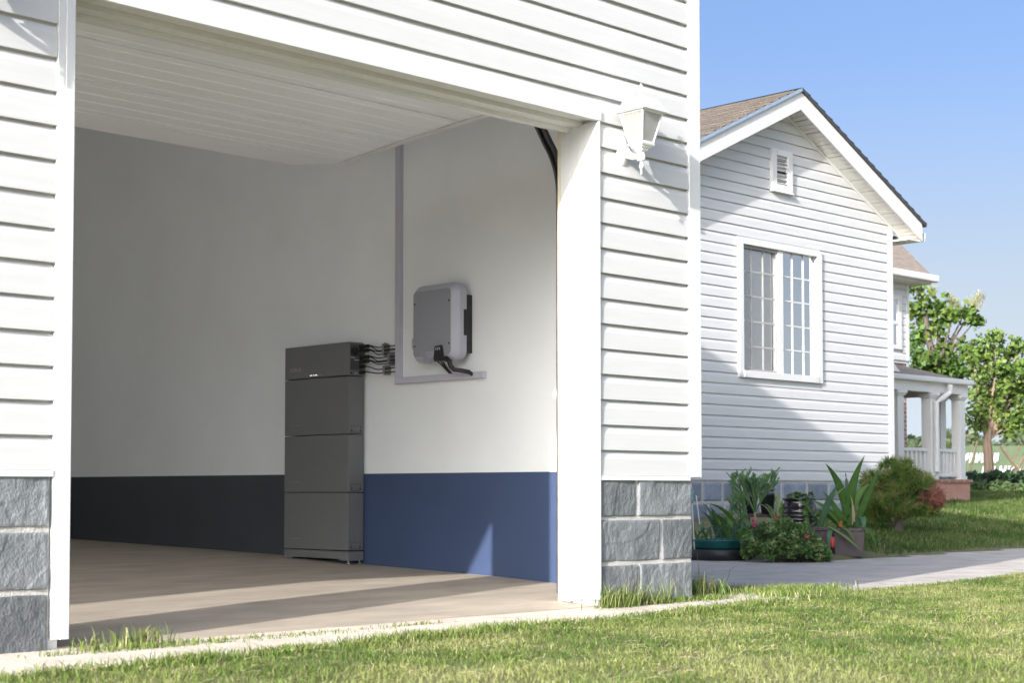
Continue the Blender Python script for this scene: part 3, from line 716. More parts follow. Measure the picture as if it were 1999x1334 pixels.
mb = MB(); mb.lathe((6.31, IY1-0.003, 1.475), [(0.03, -0.035), (0.034, -0.02), (0.034, 0.02), (0.03, 0.035)], 16)
mb.build('rotary_switch', INV_F, inv, 0.002)
# cable boot on the front edge, wires to the duct
mb = MB(); mb.prism([(6.966, 1.441), (6.912, 1.445), (6.908, 1.437), (6.898, 1.375), (6.880, 1.368), (6.978, 1.362), (6.974, 1.38)], 'X', 6.232, 6.2475)
mb.box(6.234, 6.30, 6.882, 6.974, 1.350, 1.3695); mb.build('cable_boot', BLACK, inv, 0.002)
for yy in (6.952, 6.937, 6.922):
    mb = MB(); mb.box(6.2305, 6.2318, yy-0.0025, yy+0.0025, 1.416, 1.431); mb.build('slot', PRINT, inv)
mb = MB(); mb.tube([(6.262, 6.895, 1.372), (6.262, 6.868, 1.345), (6.268, 6.862, 1.318), (6.28, 6.845, 1.297), (6.31, 6.815, 1.292), (6.345, 6.79, 1.284), (6.375, 6.785, 1.268)], [0.014, 0.014, 0.014, 0.0135, 0.013, 0.013, 0.011], 10); mb.build('main_cable', CABLE, inv, smooth=True)
for a, b in ((7.055, 6.985), (7.02, 6.975), (6.985, 6.968)):
    mb = MB(); mb.tube(bez((6.30, a, 1.384), (6.31, b+0.01, 1.34), (6.378, b, 1.282), 8), 0.0042, 8); mb.build('thin_cable', CABLE, inv, smooth=True)

# ------------------------------------------------------------------ neighbouring white house
HY, HO = 11.0, 0.26
HX0, HX1, HA = 13.0, 17.70, 15.35          # corners, apex
SL = 0.472; HZ = 5.055                      # slope; rake underside at the apex
house = thing('house', 'white clapboard gable house with louvred vent and slate base', 'house', (15.35, HY, 0.3))
rk = lambda x: HZ-SL*abs(x-HA)              # underside of the rake boards
mb = MB(); poly = [(HX0, 0.0), (HX1, 0.0), (HX1, rk(HX1)+0.05), (HA, HZ+0.05), (HX0, rk(HX0)+0.05)]
WX0, WX1, WZ0, WZ1 = 14.485, 16.075, 1.905, 3.445
mb.box(HX0, WX0, HY, HY+0.15, -0.1, rk(HX0)+0.05); mb.box(WX1, HX1, HY, HY+0.15, -0.1, rk(HX1)+0.05)
mb.box(WX0+0.001, WX1-0.001, HY, HY+0.15, -0.1, WZ0)
mb.prism([(WX0+0.001, WZ1), (WX1-0.001, WZ1), (WX1-0.001, rk(WX1)), (HA, HZ), (WX0+0.001, rk(WX0))], 'Y', HY, HY+0.15)
mb.prism([(HX0, rk(HX0)+0.051), (WX0, rk(HX0)+0.051), (WX0, rk(WX0))], 'Y', HY, HY+0.15)
mb.prism([(WX1, rk(HX1)+0.051), (HX1, rk(HX1)+0.051), (WX1, rk(WX1))], 'Y', HY, HY+0.15)
mb.box(HX0, HX0+0.15, HY+0.151, 19.5, -0.1, rk(HX0)); mb.box(HX1-0.15, HX1, HY+0.151, 19.5, -0.1, rk(HX1)); mb.box(HX0, HX1, 19.51, 19.6, -0.1, rk(HX0))
mb.build('wall', VINYL2, house)
HC = 0.1218; FH_ = 0.215
def h_ranges(za, zb):
    c = lambda v: (lambda z: v)
    lim = lambda z: (HZ-z)/SL
    l = (lambda z: max(HX0, HA-max(0, lim(z)))); r = (lambda z: min(HX1-0.095, HA+max(0, lim(z))))
    if zb > WZ0-0.02 and za < WZ1+0.02:
        return [(l, c(WX0-0.03)), (c(WX1+0.03), r)]
    k = math.sin(za*91.7)*43758.5; k -= math.floor(k)
    if k < 0.45 and zb < 4.4:
        xs_ = HX0+0.9+(HX1-HX0-1.8)*(k/0.45); return [(l, c(xs_-0.001)), (c(xs_+0.001), r)]
    return [(l, r)]
mb = MB(); siding(mb, HY-0.009, 0.70, HC, 36, h_ranges, 0.012, 0.6, 0.0012); mb.build('siding', VINYL2, house)
# siding pieces directly above and below the window, where a course is cut
mb = MB()
mb.box(WX0-0.029, WX1+0.029, HY-0.016, HY-0.0015, WZ0-0.11, WZ0-0.031); mb.build('window_apron', VINYL2, house)
mb = MB(); mb.box(WX0-0.029, WX1+0.029, HY-0.016, HY-0.0015, WZ1+0.031, WZ1+0.06); mb.build('window_head', VINYL2, house)
mb = MB(); mb.box(HX1-0.094, HX1+0.012, HY-0.030, HY-0.002, 0.69, rk(HX1)+0.02); mb.box(HX1+0.001, HX1+0.012, HY-0.0015, HY+0.1, 0.69, rk(HX1)+0.02); mb.build('corner_board', TRIM, house, 0.003)
mb = MB(); xs = [HX0+0.42*i for i in range(12)]
bl = []
for r_, (za, zb) in enumerate([(-0.06, 0.20), (0.212, 0.44), (0.452, 0.680)]):
    off = 0.2 if r_ % 2 else 0.0; x = HX0-off
    while x < HX1:
        wd = random.choice((0.30, 0.36, 0.45, 0.52)); a, b = max(x, HX0), min(x+wd, HX1)
        if b-a > 0.05: bl.append((a+0.006, b-0.006, za, zb))
        x += wd
stone_blocks(mb, HY, bl, 0.03, 0.008, 3.3); st = mb.build('stone_base', SLATE_B, house)
mb = MB(); mb.box(HX0, HX1-0.002, HY-0.008, HY-0.001, -0.1, 0.695); mb.build('mortar', MORTAR, st)
mb = MB()
for k in range(25):
    z = 0.70+k*HC
    if z+HC < rk(HX0)-0.02: mb.prism([(HX0-0.001, z), (HX0-0.017, z), (HX0-0.015, z+HC*0.7), (HX0-0.003, z+HC-0.001)], 'Y', HY+0.10, 19.6)
mb.build('siding', VINYL2, house)
mb = MB(); mb.box(HX0-0.014, HX0+0.09, HY-0.030, HY-0.0245, 0.69, rk(HX0)); mb.box(HX0-0.022, HX0-0.001, HY-0.024, HY+0.099, 0.69, rk(HX0)); mb.build('corner_board', TRIM, house)
mb = MB(); mb.box(HX0-0.012, HX0-0.001, HY, 19.6, -0.1, 0.685); mb.build('stone_base', SLATE_B, house)
mb = MB(); mb.box(HX0-0.32, HX0-0.0225, HY-HO+0.002, 19.6, rk(HX0-0.325)-0.005, rk(HX0-0.325)+0.012); mb.build('eave_soffit', SOFFIT, house)
mb = MB(); mb.box(HX0-0.345, HX0-0.321, HY-HO+0.002, 19.6, rk(HX0-0.325)-0.01, rk(HX0-0.325)+FH_-0.02); mb.build('eave_board', TRIM, house)
# rake boards, soffit, shingle roof
FH = 0.215
mb = MB(); mb.prism([(HA, HZ), (HX1+0.32, rk(HX1+0.32)), (HX1+0.32, rk(HX1+0.32)+FH-0.03), (HX1+0.30, rk(HX1+0.30)+FH), (HA, HZ+FH)], 'Y', HY-HO-0.02, HY-HO); mb.build('rake_board', TRIM, house, 0.002)
mb = MB(); mb.prism([(HA-0.002, HZ), (HA-0.002, HZ+FH), (HX0-0.30, rk(HX0-0.30)+FH), (HX0-0.32, rk(HX0-0.32)+FH-0.03), (HX0-0.32, rk(HX0-0.32))], 'Y', HY-HO-0.0205, HY-HO-0.0005); mb.build('rake_board', TRIM, house, 0.002)
for s in (1, -1):
    mb = MB(); n = 34; hw = HX1+0.31-HA
    for k in range(n):
        u0, u1 = hw*k/n, hw*(k+1)/n; gap = 0.018 if k % 3 == 2 else 0.011
        a, b = HA+s*u0, HA+s*(u1-gap)
        x0, x1 = sorted((a, b))
        mb.add([(a, HY-HO+0.001, rk(a)+0.035), (b, HY-HO+0.001, rk(b)+0.035), (b, HY-0.001, rk(b)+0.035), (a, HY-0.001, rk(a)+0.035),
                (a, HY-HO+0.001, rk(a)+0.045), (b, HY-HO+0.001, rk(b)+0.045), (b, HY-0.001, rk(b)+0.045), (a, HY-0.001, rk(a)+0.045)],
               [(0, 1, 2, 3), (4, 7, 6, 5), (0, 4, 5, 1), (2, 6, 7, 3), (1, 5, 6, 2), (0, 3, 7, 4)])
    mb.build('soffit', SOFFIT, house)
    mb = MB(); xe = HA+s*hw; mb.add([(HA, HY-HO+0.001, HZ+0.06), (xe, HY-HO+0.001, rk(xe)+0.06), (xe, HY-0.001, rk(xe)+0.06), (HA, HY-0.001, HZ+0.06), (HA, HY-HO+0.001, HZ+0.065), (xe, HY-HO+0.001, rk(xe)+0.065), (xe, HY-0.001, rk(xe)+0.065), (HA, HY-0.001, HZ+0.065)], [(0, 1, 2, 3), (4, 7, 6, 5), (0, 4, 5, 1), (1, 5, 6, 2), (2, 6, 7, 3), (3, 7, 4, 0)]); mb.build('soffit_backing', BLACK, house)
    mb = MB(); xe = HA+s*hw
    mb.add([(HA, HY-0.026, HZ-0.005), (xe, HY-0.026, rk(xe)-0.005), (xe, HY-0.026, rk(xe)+0.034), (HA, HY-0.026, HZ+0.034),
            (HA, HY-0.001, HZ-0.005), (xe, HY-0.001, rk(xe)-0.005), (xe, HY-0.001, rk(xe)+0.034), (HA, HY-0.001, HZ+0.034)],
           [(0, 1, 2, 3), (4, 7, 6, 5), (0, 4, 5, 1), (2, 6, 7, 3), (1, 5, 6, 2), (0, 3, 7, 4)])
    mb.build('soffit_trim', TRIM, house)
# roof: shingle courses as shallow steps
for s in (1, -1):
    mb = MB(); xe = HX1+0.38-HA; n = 18
    for k in range(n):
        u0, u1 = xe*k/n, xe*(k+1)/n+0.015
        top0, top1 = HZ+FH+0.035-SL*u0, HZ+FH+0.035-SL*u1
        a, b = HA+s*u0, HA+s*u1
        mb.add([(a, HY-HO-0.045, top0), (b, HY-HO-0.045, top1+0.022), (b, 19.8, top1+0.022), (a, 19.8, top0), (b, HY-HO-0.045, top1), (b, 19.8, top1)],
               [(0, 1, 2, 3), (1, 4, 5, 2)])
    u1 = xe
    for yy in (HY-HO-0.045, 19.8):
        pass
    mb.build('roof', SHINGLE, house)
    mb = MB(); a, b = HA, HA+s*xe
    mb.add([(a, HY-HO-0.044, HZ+FH+0.002), (b, HY-HO-0.044, HZ+FH+0.002-SL*xe), (b, HY-HO-0.044, HZ+FH+0.045-SL*xe), (a, HY-HO-0.044, HZ+FH+0.045),
            (a, 19.7, HZ+FH+0.002), (b, 19.7, HZ+FH+0.002-SL*xe), (b, 19.7, HZ+FH+0.034-SL*xe), (a, 19.7, HZ+FH+0.034)],
           [(0, 1, 2, 3), (4, 7, 6, 5), (0, 4, 5, 1), (1, 5, 6, 2), (0, 3, 7, 4)])
    mb.build('roof_deck', DRIP if s > 0 else SKY_EDGE, house)  # left slope edge carries the sky reflection in its colour
mb = MB(); gx_ = HX1+0.325; gz = rk(gx_)+0.02
mb.prism([(gx_, gz+0.10), (gx_, gz), (gx_+0.03, gz-0.02), (gx_+0.085, gz-0.01), (gx_+0.10, gz+0.10), (gx_+0.09, gz+0.10), (gx_+0.075, gz), (gx_+0.01, gz+0.02), (gx_+0.01, gz+0.10)], 'Y', HY-HO, 19.6); mb.build('gutter', TRIM, house)
mb = MB(); mb.box(HX1+0.0125, HX1+0.32, HY-HO+0.002, 19.6, rk(gx_)-0.005, rk(gx_)+0.012); mb.build('eave_soffit', SOFFIT, house)
# vent
vt = MB(); VX0, VX1, VZ0, VZ1 = 15.085, 15.50, 4.12, 4.60
vt.box(VX0, VX0+0.10, HY-0.055, HY-0.012, VZ0, VZ1); vt.box(VX1-0.10, VX1, HY-0.055, HY-0.012, VZ0, VZ1); vt.box(VX0+0.1005, VX1-0.1005, HY-0.0545, HY-0.012, VZ0, VZ0+0.07); vt.box(VX0+0.1005, VX1-0.1005, HY-0.0545, HY-0.012, VZ1-0.07, VZ1)
vt.prism([(HY-0.055, VZ0-0.001), (HY-0.075, VZ0-0.03), (HY-0.012, VZ0-0.03), (HY-0.012, VZ0-0.001)], 'X', VX0, VX1)
vo = vt.build('gable_vent', TRIM, house, 0.004)
mb = MB(); mb.box(VX0+0.101, VX1-0.101, HY-0.0135, HY-0.012, VZ0+0.071, VZ1-0.071); mb.build('vent_back', BLACK, vo)
mb = MB(); n = 7
for k in range(n):
    zc = VZ0+0.07+(VZ1-VZ0-0.14)*(k+0.5)/n
    mb.prism([(HY-0.052, zc-0.012), (HY-0.048, zc-0.014), (HY-0.022, zc+0.004), (HY-0.026, zc+0.006)], 'X', VX0+0.102, VX1-0.102)
mb.build('louvre', TRIM, vo)
# sliding window
win = MB(); fw_ = 0.075
win.box(WX0-0.028, WX0+fw_-0.02, HY-0.045, HY+0.06, WZ0-0.03, WZ1+0.03); win.box(WX1-fw_+0.01, WX1+0.028, HY-0.045, HY+0.06, WZ0-0.03, WZ1+0.03)
win.box(WX0+fw_-0.0195, WX1-fw_+0.0095, HY-0.044, HY+0.06, WZ1-0.035, WZ1+0.029); win.box(WX0+fw_-0.0195, WX1-fw_+0.0095, HY-0.055, HY+0.06, WZ0-0.029, WZ0+0.05)
XM = 15.235
win.box(XM, XM+0.10, HY-0.020, HY+0.055, WZ0+0.0505, WZ1-0.0355)
wo_ = win.build('window', TRIM, house, 0.003)
def grille(x0, x1, z0, z1, nx_, nz_, y, t=0.012):
    mb = MB()
    for i in range(1, nx_): x = x0+(x1-x0)*i/nx_; mb.box(x-t/2, x+t/2, y, y+0.008, z0, z1)
    for j in range(1, nz_):
        z = z0+(z1-z0)*j/nz_
        for i in range(nx_):
            a = x0+(x1-x0)*i/nx_+(t/2+0.0003 if i else 0); b = x0+(x1-x0)*(i+1)/nx_-(t/2+0.0003 if i < nx_-1 else 0)
            mb.box(a, b, y+0.0005, y+0.0075, z-t/2, z+t/2)
    return mb
gl = [(WX0+0.056, XM-0.001), (XM+0.101, WX1-0.066)]
for k, (a, b) in enumerate(gl):
    y = HY+0.022 if k == 0 else HY+0.004
    mb = MB(); mb.box(a, b, y+0.012, y+0.016, WZ0+0.0515, WZ1-0.0365); mb.build('pane', GLASS, wo_)
    grille(a, b, WZ0+0.0515, WZ1-0.0365, 3, 5, y+0.002 if k else y+0.0025, 0.016).build('grille', TRIM, wo_)
mb = MB(); a, b = gl[0]; mb.box(a+0.001, b-0.001, HY+0.004, HY+0.005, WZ0+0.052, WZ1-0.037); mb.build('insect_screen', SCREEN, wo_)
mb = MB(); mb.box(a, a+0.02, HY+0.0, HY+0.0038, WZ0+0.052, WZ1-0.06); mb.box(b-0.02, b, HY+0.0, HY+0.0038, WZ0+0.052, WZ1-0.06); mb.box(a, b, HY-0.002, HY-0.0002, WZ0+0.052, WZ0+0.075); mb.box(a, b, HY-0.002, HY-0.0002, WZ1-0.07, WZ1-0.045)
mb.build('screen_frame', mat('screen_frame_grey', (0.35, 0.33, 0.31), 0.5), wo_)
mb = MB(); n = 150; vs = []; fs = []
for i in range(n+1):
    x = WX0+0.03+(WX1-WX0-0.08)*i/n
    d = 0.022*math.sin(i*0.62+1.4*math.sin(i*0.11))+0.01*math.sin(i*0.21)
    vs += [(x, HY+0.072+d, WZ0), (x, HY+0.072+d*0.8, WZ1)]
for i in range(n): fs.append((2*i, 2*i+2, 2*i+3, 2*i+1))
mb.add(vs, fs); mb.build('curtain', CURTAIN, wo_, smooth=True)

# ------------------------------------------------------------------ turret wing and porch behind the house
wing = thing('turret_wing', 'two-storey white turret wing with steep brown roof behind the gable house', 'house wing', (22, 14.5, 0.5))
WY, WXR = 14.5, 23.85
mb = MB(); mb.box(20.5, WXR, WY, 18.2, 2.75, 4.22); mb.build('upper_wall', VINYL2, wing)
mb = MB(); siding(mb, WY-0.009, 2.80, 0.122, 11, lambda a, b: [(lambda z: 20.5, lambda z: 23.20), (lambda z: 23.66, lambda z: WXR-0.06)] if 3.0 < b and a < 3.86 else [(lambda z: 20.5, lambda z: WXR-0.06)], 0.012, 1.0); mb.build('siding', VINYL2, wing)
mb = MB(); mb.box(WXR-0.059, WXR+0.012, WY-0.03, WY-0.002, 2.80, 4.2); mb.build('corner_board', TRIM, wing)
mb = MB(); mb.box(17.9, WXR-0.02, WY+0.02, 18.2, 0.3, 2.749); mb.build('brick_wall', BRICK, wing)
mb = MB(); e = 0.32
b0 = [(20.2, WY-e, 4.25), (WXR+e, WY-e, 4.25), (WXR+e, 18.5, 4.25), (20.2, 18.5, 4.25)]
mb.add(b0+[(22.1, WY-e+2.0, 7.1), (22.3, WY-e+2.0, 7.1)], [(0, 1, 5, 4), (1, 2, 5), (2, 3, 4, 5), (3, 0, 4), (0, 3, 2, 1)]); mb.build('roof', SHINGLE2, wing)
mb = MB(); mb.box(20.2, WXR+e-0.02, WY-e+0.03, 18.5, 4.12, 4.247); mb.build('soffit', SOFFIT, wing)
mb = MB(); mb.box(20.2, WXR+e+0.05, WY-e-0.09, WY-e+0.0295, 4.15, 4.27); mb.box(WXR+e-0.015, WXR+e+0.05, WY-e+0.03, 18.5, 4.15, 4.27); mb.build('gutter', TRIM, wing, 0.02)
mb = MB(); mb.box(22.9, 23.02, WY-0.04, WY+0.0, 2.98, 3.90); mb.box(23.52, 23.62, WY-0.04, WY, 2.98, 3.90); mb.box(23.0205, 23.5195, WY-0.04, WY, 3.82, 3.90); mb.box(23.0205, 23.5195, WY-0.04, WY, 2.98, 3.05); mb.box(23.0205, 23.5195, WY-0.038, WY, 3.40, 3.46)
ww = mb.build('window', TRIM, wing)
for a, b in ((3.052, 3.398), (3.462, 3.818)):
    mb = MB(); mb.box(23.021, 23.519, WY-0.016, WY-0.012, a, b); mb.build('pane', GLASS, ww)
mb = MB(); mb.box(23.021, 23.519, WY-0.010, WY-0.002, 3.05, 3.82); mb.build('curtain', CURTAIN, ww)

porch = thing('porch', 'white columned porch with brown hipped roof on a pink stone plinth', 'porch', (20, 12.5, 0.5))
PY0, PXR = 12.5, 22.12
mb = MB(); mb.box(17.75, PXR, PY0-0.12, WY-0.001, 0.2, 0.745); mb.build('plinth', PINKST, porch, 0.01)
mb = MB(); mb.box(17.72, PXR+0.03, PY0-0.15, PY0-0.121, 0.70, 0.742); mb.build('plinth_edge', BRICK, porch)
PF, PR = PY0-0.13, 22.08
RE = [(17.7, PF, 2.27), (PR, PF, 2.27), (PR, WY, 2.27), (17.7, WY, 2.27)]
mb = MB(); mb.add(RE+[(17.7, WY-0.0, 2.90), (20.9, WY-0.0, 2.90)], [(0, 1, 5, 4), (1, 2, 5), (0, 3, 2, 1), (2, 3, 4, 5), (0, 4, 3)]); mb.build('roof', SHINGLE2, porch)
mb = MB(); mb.box(17.75, PR-0.04, PF+0.03, WY-0.03, 2.20, 2.266); mb.build('soffit', SOFFIT, porch)
mb = MB(); mb.box(17.75, PXR, PY0-0.10, PY0+0.10, 2.05, 2.199); mb.box(PXR-0.2, PXR, PY0+0.101, WY-0.03, 2.05, 2.199); mb.build('beam', TRIM, porch)
mb = MB(); mb.box(17.7, PR+0.07, PF-0.07, PF+0.029, 2.195, 2.275); mb.box(PR-0.039, PR+0.06, PF+0.03, WY-0.03, 2.195, 2.275); mb.build('gutter', TRIM, porch, 0.02)
def column(x, y, wd):
    mb = MB(); h = wd/2
    mb.box(x-h, x+h, y-h, y+h, 0.80, 1.97); mb.box(x-h*1.25, x+h*1.25, y-h*1.25, y+h*1.25, 0.746, 0.799); mb.box(x-h*1.25, x+h*1.25, y-h*1.25, y+h*1.25, 1.971, 2.0); mb.box(x-h*1.5, x+h*1.5, y-h*1.5, y+h*1.5, 2.0005, 2.049)
    mb.build('column', TRIM, porch, 0.006)
cols = [(P(1750, 850, 23.2), 0.17), (P(1814, 850, 24.0), 0.165), (P(1870, 850, 24.4), 0.155)]
XC_ = []
for px_, wd in ((1750, 0.16), (1814, 0.165), (1871, 0.15)):
    q = P(px_, 850, 1.0)-Vector((0, 0, CAM_H)); s = PY0/q.y; XC_.append(q.x*s); column(q.x*s, PY0, wd)
q = P(1834, 850, 1.0)-Vector((0, 0, CAM_H)); s = (22.02)/q.x; column(22.02, q.y*s, 0.15)
yb = q.y*s
for (a, b) in ((XC_[0], XC_[1]), (XC_[1], XC_[2])):
    mb = MB(); mb.box(a+0.09, b-0.09, PY0-0.03, PY0+0.03, 1.165, 1.215); mb.box(a+0.09, b-0.09, PY0-0.025, PY0+0.025, 0.79, 0.835)
    n = int((b-a-0.18)/0.11)
    for i in range(n):
        x = a+0.09+(b-a-0.18)*(i+0.5)/n; mb.box(x-0.025, x+0.025, PY0-0.02, PY0+0.02, 0.8355, 1.1645)
    mb.build('railing', TRIM, porch)
mb = MB(); mb.box(XC_[2]-0.03, XC_[2]+0.03, PY0+0.09, yb-0.09, 1.165, 1.215); mb.box(XC_[2]-0.025, XC_[2]+0.025, PY0+0.09, yb-0.09, 0.79, 0.835)
n = int((yb-PY0-0.18)/0.12)
for i in range(n):
    y = PY0+0.09+(yb-PY0-0.18)*(i+0.5)/n; mb.box(XC_[2]-0.02, XC_[2]+0.02, y-0.025, y+0.025, 0.8355, 1.1645)
mb.build('railing', TRIM, porch)
mb = MB(); xd = XC_[1]
mb.tube([(xd+0.30, PF-0.05, 2.18), (xd+0.30, PF-0.05, 2.06), (xd+0.14, PY0-0.14, 1.96), (xd+0.0, PY0-0.125, 1.90), (xd, PY0-0.125, 0.86)], 0.042, 8); mb.build('downspout', TRIM, porch)
mb = MB(); q3 = [P(1738, 700, 23.4), P(1764, 735, 23.4), P(1738, 735, 23.4)]; mb.loft([[tuple(v) for v in q3], [tuple(v+Vector((0, 0.05, 0))) for v in q3]]); mb.build('rake_return', TRIM, porch)

# ------------------------------------------------------------------ foliage builders
def leaf_cloud(name, C, N, size, cols, mat_, parent, aspect=1.5, up=0.3, tri=False):
    """N leaves round each centre C (n,4: x y z r); folded diamond leaves"""
    n = len(C)*N; rep = np.repeat(C, N, 0)
    d = RNG.normal(size=(n, 3)); d /= np.linalg.norm(d, axis=1)[:, None]
    pos = rep[:, :3]+d*(RNG.random((n, 1))**0.5)*rep[:, 3:4]
    a = RNG.normal(size=(n, 3)); a /= np.linalg.norm(a, axis=1)[:, None]
    nn = RNG.normal(size=(n, 3))*0.8+np.array([0, 0, up])+d*0.5; b = np.cross(nn, a); b /= np.linalg.norm(b, axis=1)[:, None]+1e-9
    s = size*RNG.uniform(0.6, 1.25, (n, 1)); l = a*s*aspect*0.5; wv = b*s*0.5; fold = np.cross(a, b)*s*0.12
    V = np.stack([pos-l, pos+wv+fold, pos+l, pos-wv+fold], 1).reshape(-1, 3)
    F = np.arange(4*n).reshape(n, 4)
    ci = cols[RNG.integers(0, len(cols), len(C))]; c = np.repeat(ci, N, 0)*RNG.uniform(0.75, 1.3, (n, 1))
    return np_mesh(name, V, F, mat_, parent, np.repeat(c, 4, 0))

def strip_leaves(name, curves, mat_, parent, cols, n=12, fold=0.25):
    """curves: (p0, p1, p2, width, colour index); long strap leaves along a bezier with a folded midrib"""
    V = []; F = []; K = []
    for p0, p1, p2, wd, ci in curves:
        pts = bez(p0, p1, p2, n); base = len(V); side0 = None
        for i, p_ in enumerate(pts):
            t = (pts[min(i+1, n-1)]-pts[max(i-1, 0)]).normalized()
            sd = t.cross(Vector((0, 0, 1)))
            if sd.length < 0.15: sd = RT.copy()
            sd.normalize()
            sd = (sd*0.45+RT*(1 if sd.dot(RT) >= 0 else -1)*0.55); sd = (sd-t*sd.dot(t)).normalized()
            up = sd.cross(t)
            if up.z < 0: up = -up
            u = i/(n-1); ww_ = wd*0.5*max(0.03, min(1.0, 0.65+1.2*u)*min(1.0, (1-u)*2.2)**0.75)
            V += [p_-sd*ww_+up*ww_*fold, p_, p_+sd*ww_+up*ww_*fold]; k = np.array(cols[ci])*random.uniform(0.92, 1.08); K += [k*1.0, k*1.22, k*1.0]
        for i in range(n-1):
            a = base+3*i; F += [(a, a+1, a+4, a+3), (a+1, a+2, a+5, a+4)]
    return np_mesh(name, np.array([tuple(v) for v in V]), np.array(F), mat_, parent, np.array(K), smooth=True)

def needles(name, C, N, length, width, cols, mat_, parent, up=0.5):
    """N thin needles radiating from each centre"""
    n = len(C)*N; p0 = np.repeat(C[:, :3], N, 0); axis = np.repeat(C[:, 3:6], N, 0)
    d = RNG.normal(size=(n, 3)); d = d/np.linalg.norm(d, axis=1)[:, None]+axis*1.0+np.array([0, 0, up*0.4]); d /= np.linalg.norm(d, axis=1)[:, None]
    L = length*RNG.uniform(0.6, 1.1, (n, 1)); s = np.cross(d, RNG.normal(size=(n, 3))); s /= np.linalg.norm(s, axis=1)[:, None]; s *= width/2
    V = np.stack([p0-s, p0+s, p0+d*L+s*0.3, p0+d*L-s*0.3], 1).reshape(-1, 3)
    ci = cols[RNG.integers(0, len(cols), len(C))]; c = np.repeat(ci, N, 0)*RNG.uniform(0.7, 1.35, (n, 1))
    return np_mesh(name, V, np.arange(4*n).reshape(n, 4), mat_, parent, np.repeat(c, 4, 0))

def grass(name, X, Y, H, W, cols, ci, lean=0.6, zf=ground_z, parent=None):
    n = len(X); Z = zf(X, Y)-0.003
    th = RNG.uniform(0, 2*np.pi, n); L = np.stack([np.cos(th), np.sin(th)], -1)*(RNG.random(n)**0.7*lean)[:, None]
    ph = RNG.uniform(0, 2*np.pi, n); sd = np.stack([np.cos(ph), np.sin(ph), np.zeros(n)], -1)*(W/2)[:, None]
    b = np.stack([X, Y, Z], -1); H = H[:, None]
    mid = b+np.concatenate([L*0.35*H, 0.6*H], 1); tip = b+np.concatenate([L*H, H*(1-0.35*np.linalg.norm(L, axis=1)[:, None])], 1)
    V = np.stack([b-sd, b+sd, mid+sd*0.8, mid-sd*0.8, tip+sd*0.12, tip-sd*0.12], 1).reshape(-1, 3)
    i = np.arange(n)*6; F = np.concatenate([np.stack([i, i+1, i+2, i+3], -1), np.stack([i+3, i+2, i+4, i+5], -1)])
    c = cols[ci]*RNG.uniform(0.75, 1.25, (n, 1))
    return np_mesh(name, V, F, GRASSM, parent, np.repeat(c, 6, 0))

def sample(poly, n):
    xs = [p[0] for p in poly]; ys = [p[1] for p in poly]; X = np.empty(0); Y = np.empty(0)
    while len(X) < n:
        x = RNG.uniform(min(xs), max(xs), n); y = RNG.uniform(min(ys), max(ys), n); k = inside(x, y, poly); X = np.concatenate([X, x[k]]); Y = np.concatenate([Y, y[k]])
    return X[:n], Y[:n]
def nz(X, Y, s, o=0.0):
    return np.array([noise.noise(Vector((x*s+o, y*s, o))) for x, y in zip(X, Y)])

# ------------------------------------------------------------------ lawns
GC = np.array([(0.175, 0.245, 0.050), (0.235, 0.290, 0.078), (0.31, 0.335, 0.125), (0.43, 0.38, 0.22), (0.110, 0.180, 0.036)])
LAWN = [(1.25, 4.72), (2.6, 4.78), (5.4, 4.93), (6.3, 4.99), (7.15, 5.11), (7.6, 5.45), (7.95, 5.34), (8.5, 5.28), (9.6, 5.38), (10.65, 5.54), (13.5, 6.08), (13.5, 5.3), (6.0, 1.6), (4.2, 1.7), (1.25, 4.1)]
def pick(X, Y, dry=0.0):
    a = 1.3*nz(X, Y, 1.3)+0.9*nz(X, Y, 5.0, 3.0); r = RNG.random(len(X))
    ci = np.where(a+r*0.9 < 0.15, 4, np.where(a+r*0.9 < 0.42, 0, np.where(a+r*0.9 < 0.80, 1, 2)))
    return np.where(RNG.random(len(X)) < 0.05+dry+0.10*np.clip(nz(X, Y, 2.4, 9.0), 0, 1), 3, ci)
X, Y = sample(LAWN, 170000)
edge = poly_dist(X, Y, LAWN[:6]); tall = np.clip(1-edge/0.35, 0, 1)*(0.6+0.8*nz(X, Y, 2.2, 5.0))
H = 0.017+0.015*RNG.random(len(X))+0.018*np.clip(nz(X, Y, 4.0, 2.0), -0.3, 1)+0.035*np.clip(tall, 0, 1)*RNG.random(len(X))
ci = pick(X, Y); ci = np.where((tall > 0.35) & (RNG.random(len(X)) < 0.7), np.where(RNG.random(len(X)) < 0.5, 4, 0), ci)
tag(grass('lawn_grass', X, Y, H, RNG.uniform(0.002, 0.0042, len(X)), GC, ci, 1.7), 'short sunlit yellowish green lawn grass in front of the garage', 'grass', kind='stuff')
# mown straw lying on the lawn
X, Y = sample(LAWN, 2200); n = len(X); th = RNG.uniform(0, 2*np.pi, n); Ls = RNG.uniform(0.025, 0.085, n)
d = np.stack([np.cos(th)*Ls, np.sin(th)*Ls, RNG.uniform(-0.006, 0.014, n)], -1); b = np.stack([X, Y, RNG.uniform(0.008, 0.030, n)], -1)
bend = np.stack([-np.sin(th)*Ls*0.05, np.cos(th)*Ls*0.05, np.full(n, 0.004)], -1); sd = np.stack([-np.sin(th), np.cos(th), np.full(n, 0.4)], -1)*RNG.uniform(0.0007, 0.0015, n)[:, None]
V = np.stack([b-sd, b+sd, b+d*0.5+bend+sd, b+d*0.5+bend-sd, b+d+sd*0.5, b+d-sd*0.5], 1).reshape(-1, 3)
i = np.arange(n)*6; F = np.concatenate([np.stack([i, i+1, i+2, i+3], -1), np.stack([i+3, i+2, i+4, i+5], -1)])
c = np.array([(0.46, 0.39, 0.22), (0.38, 0.32, 0.18), (0.52, 0.46, 0.29)])[RNG.integers(0, 3, n)]
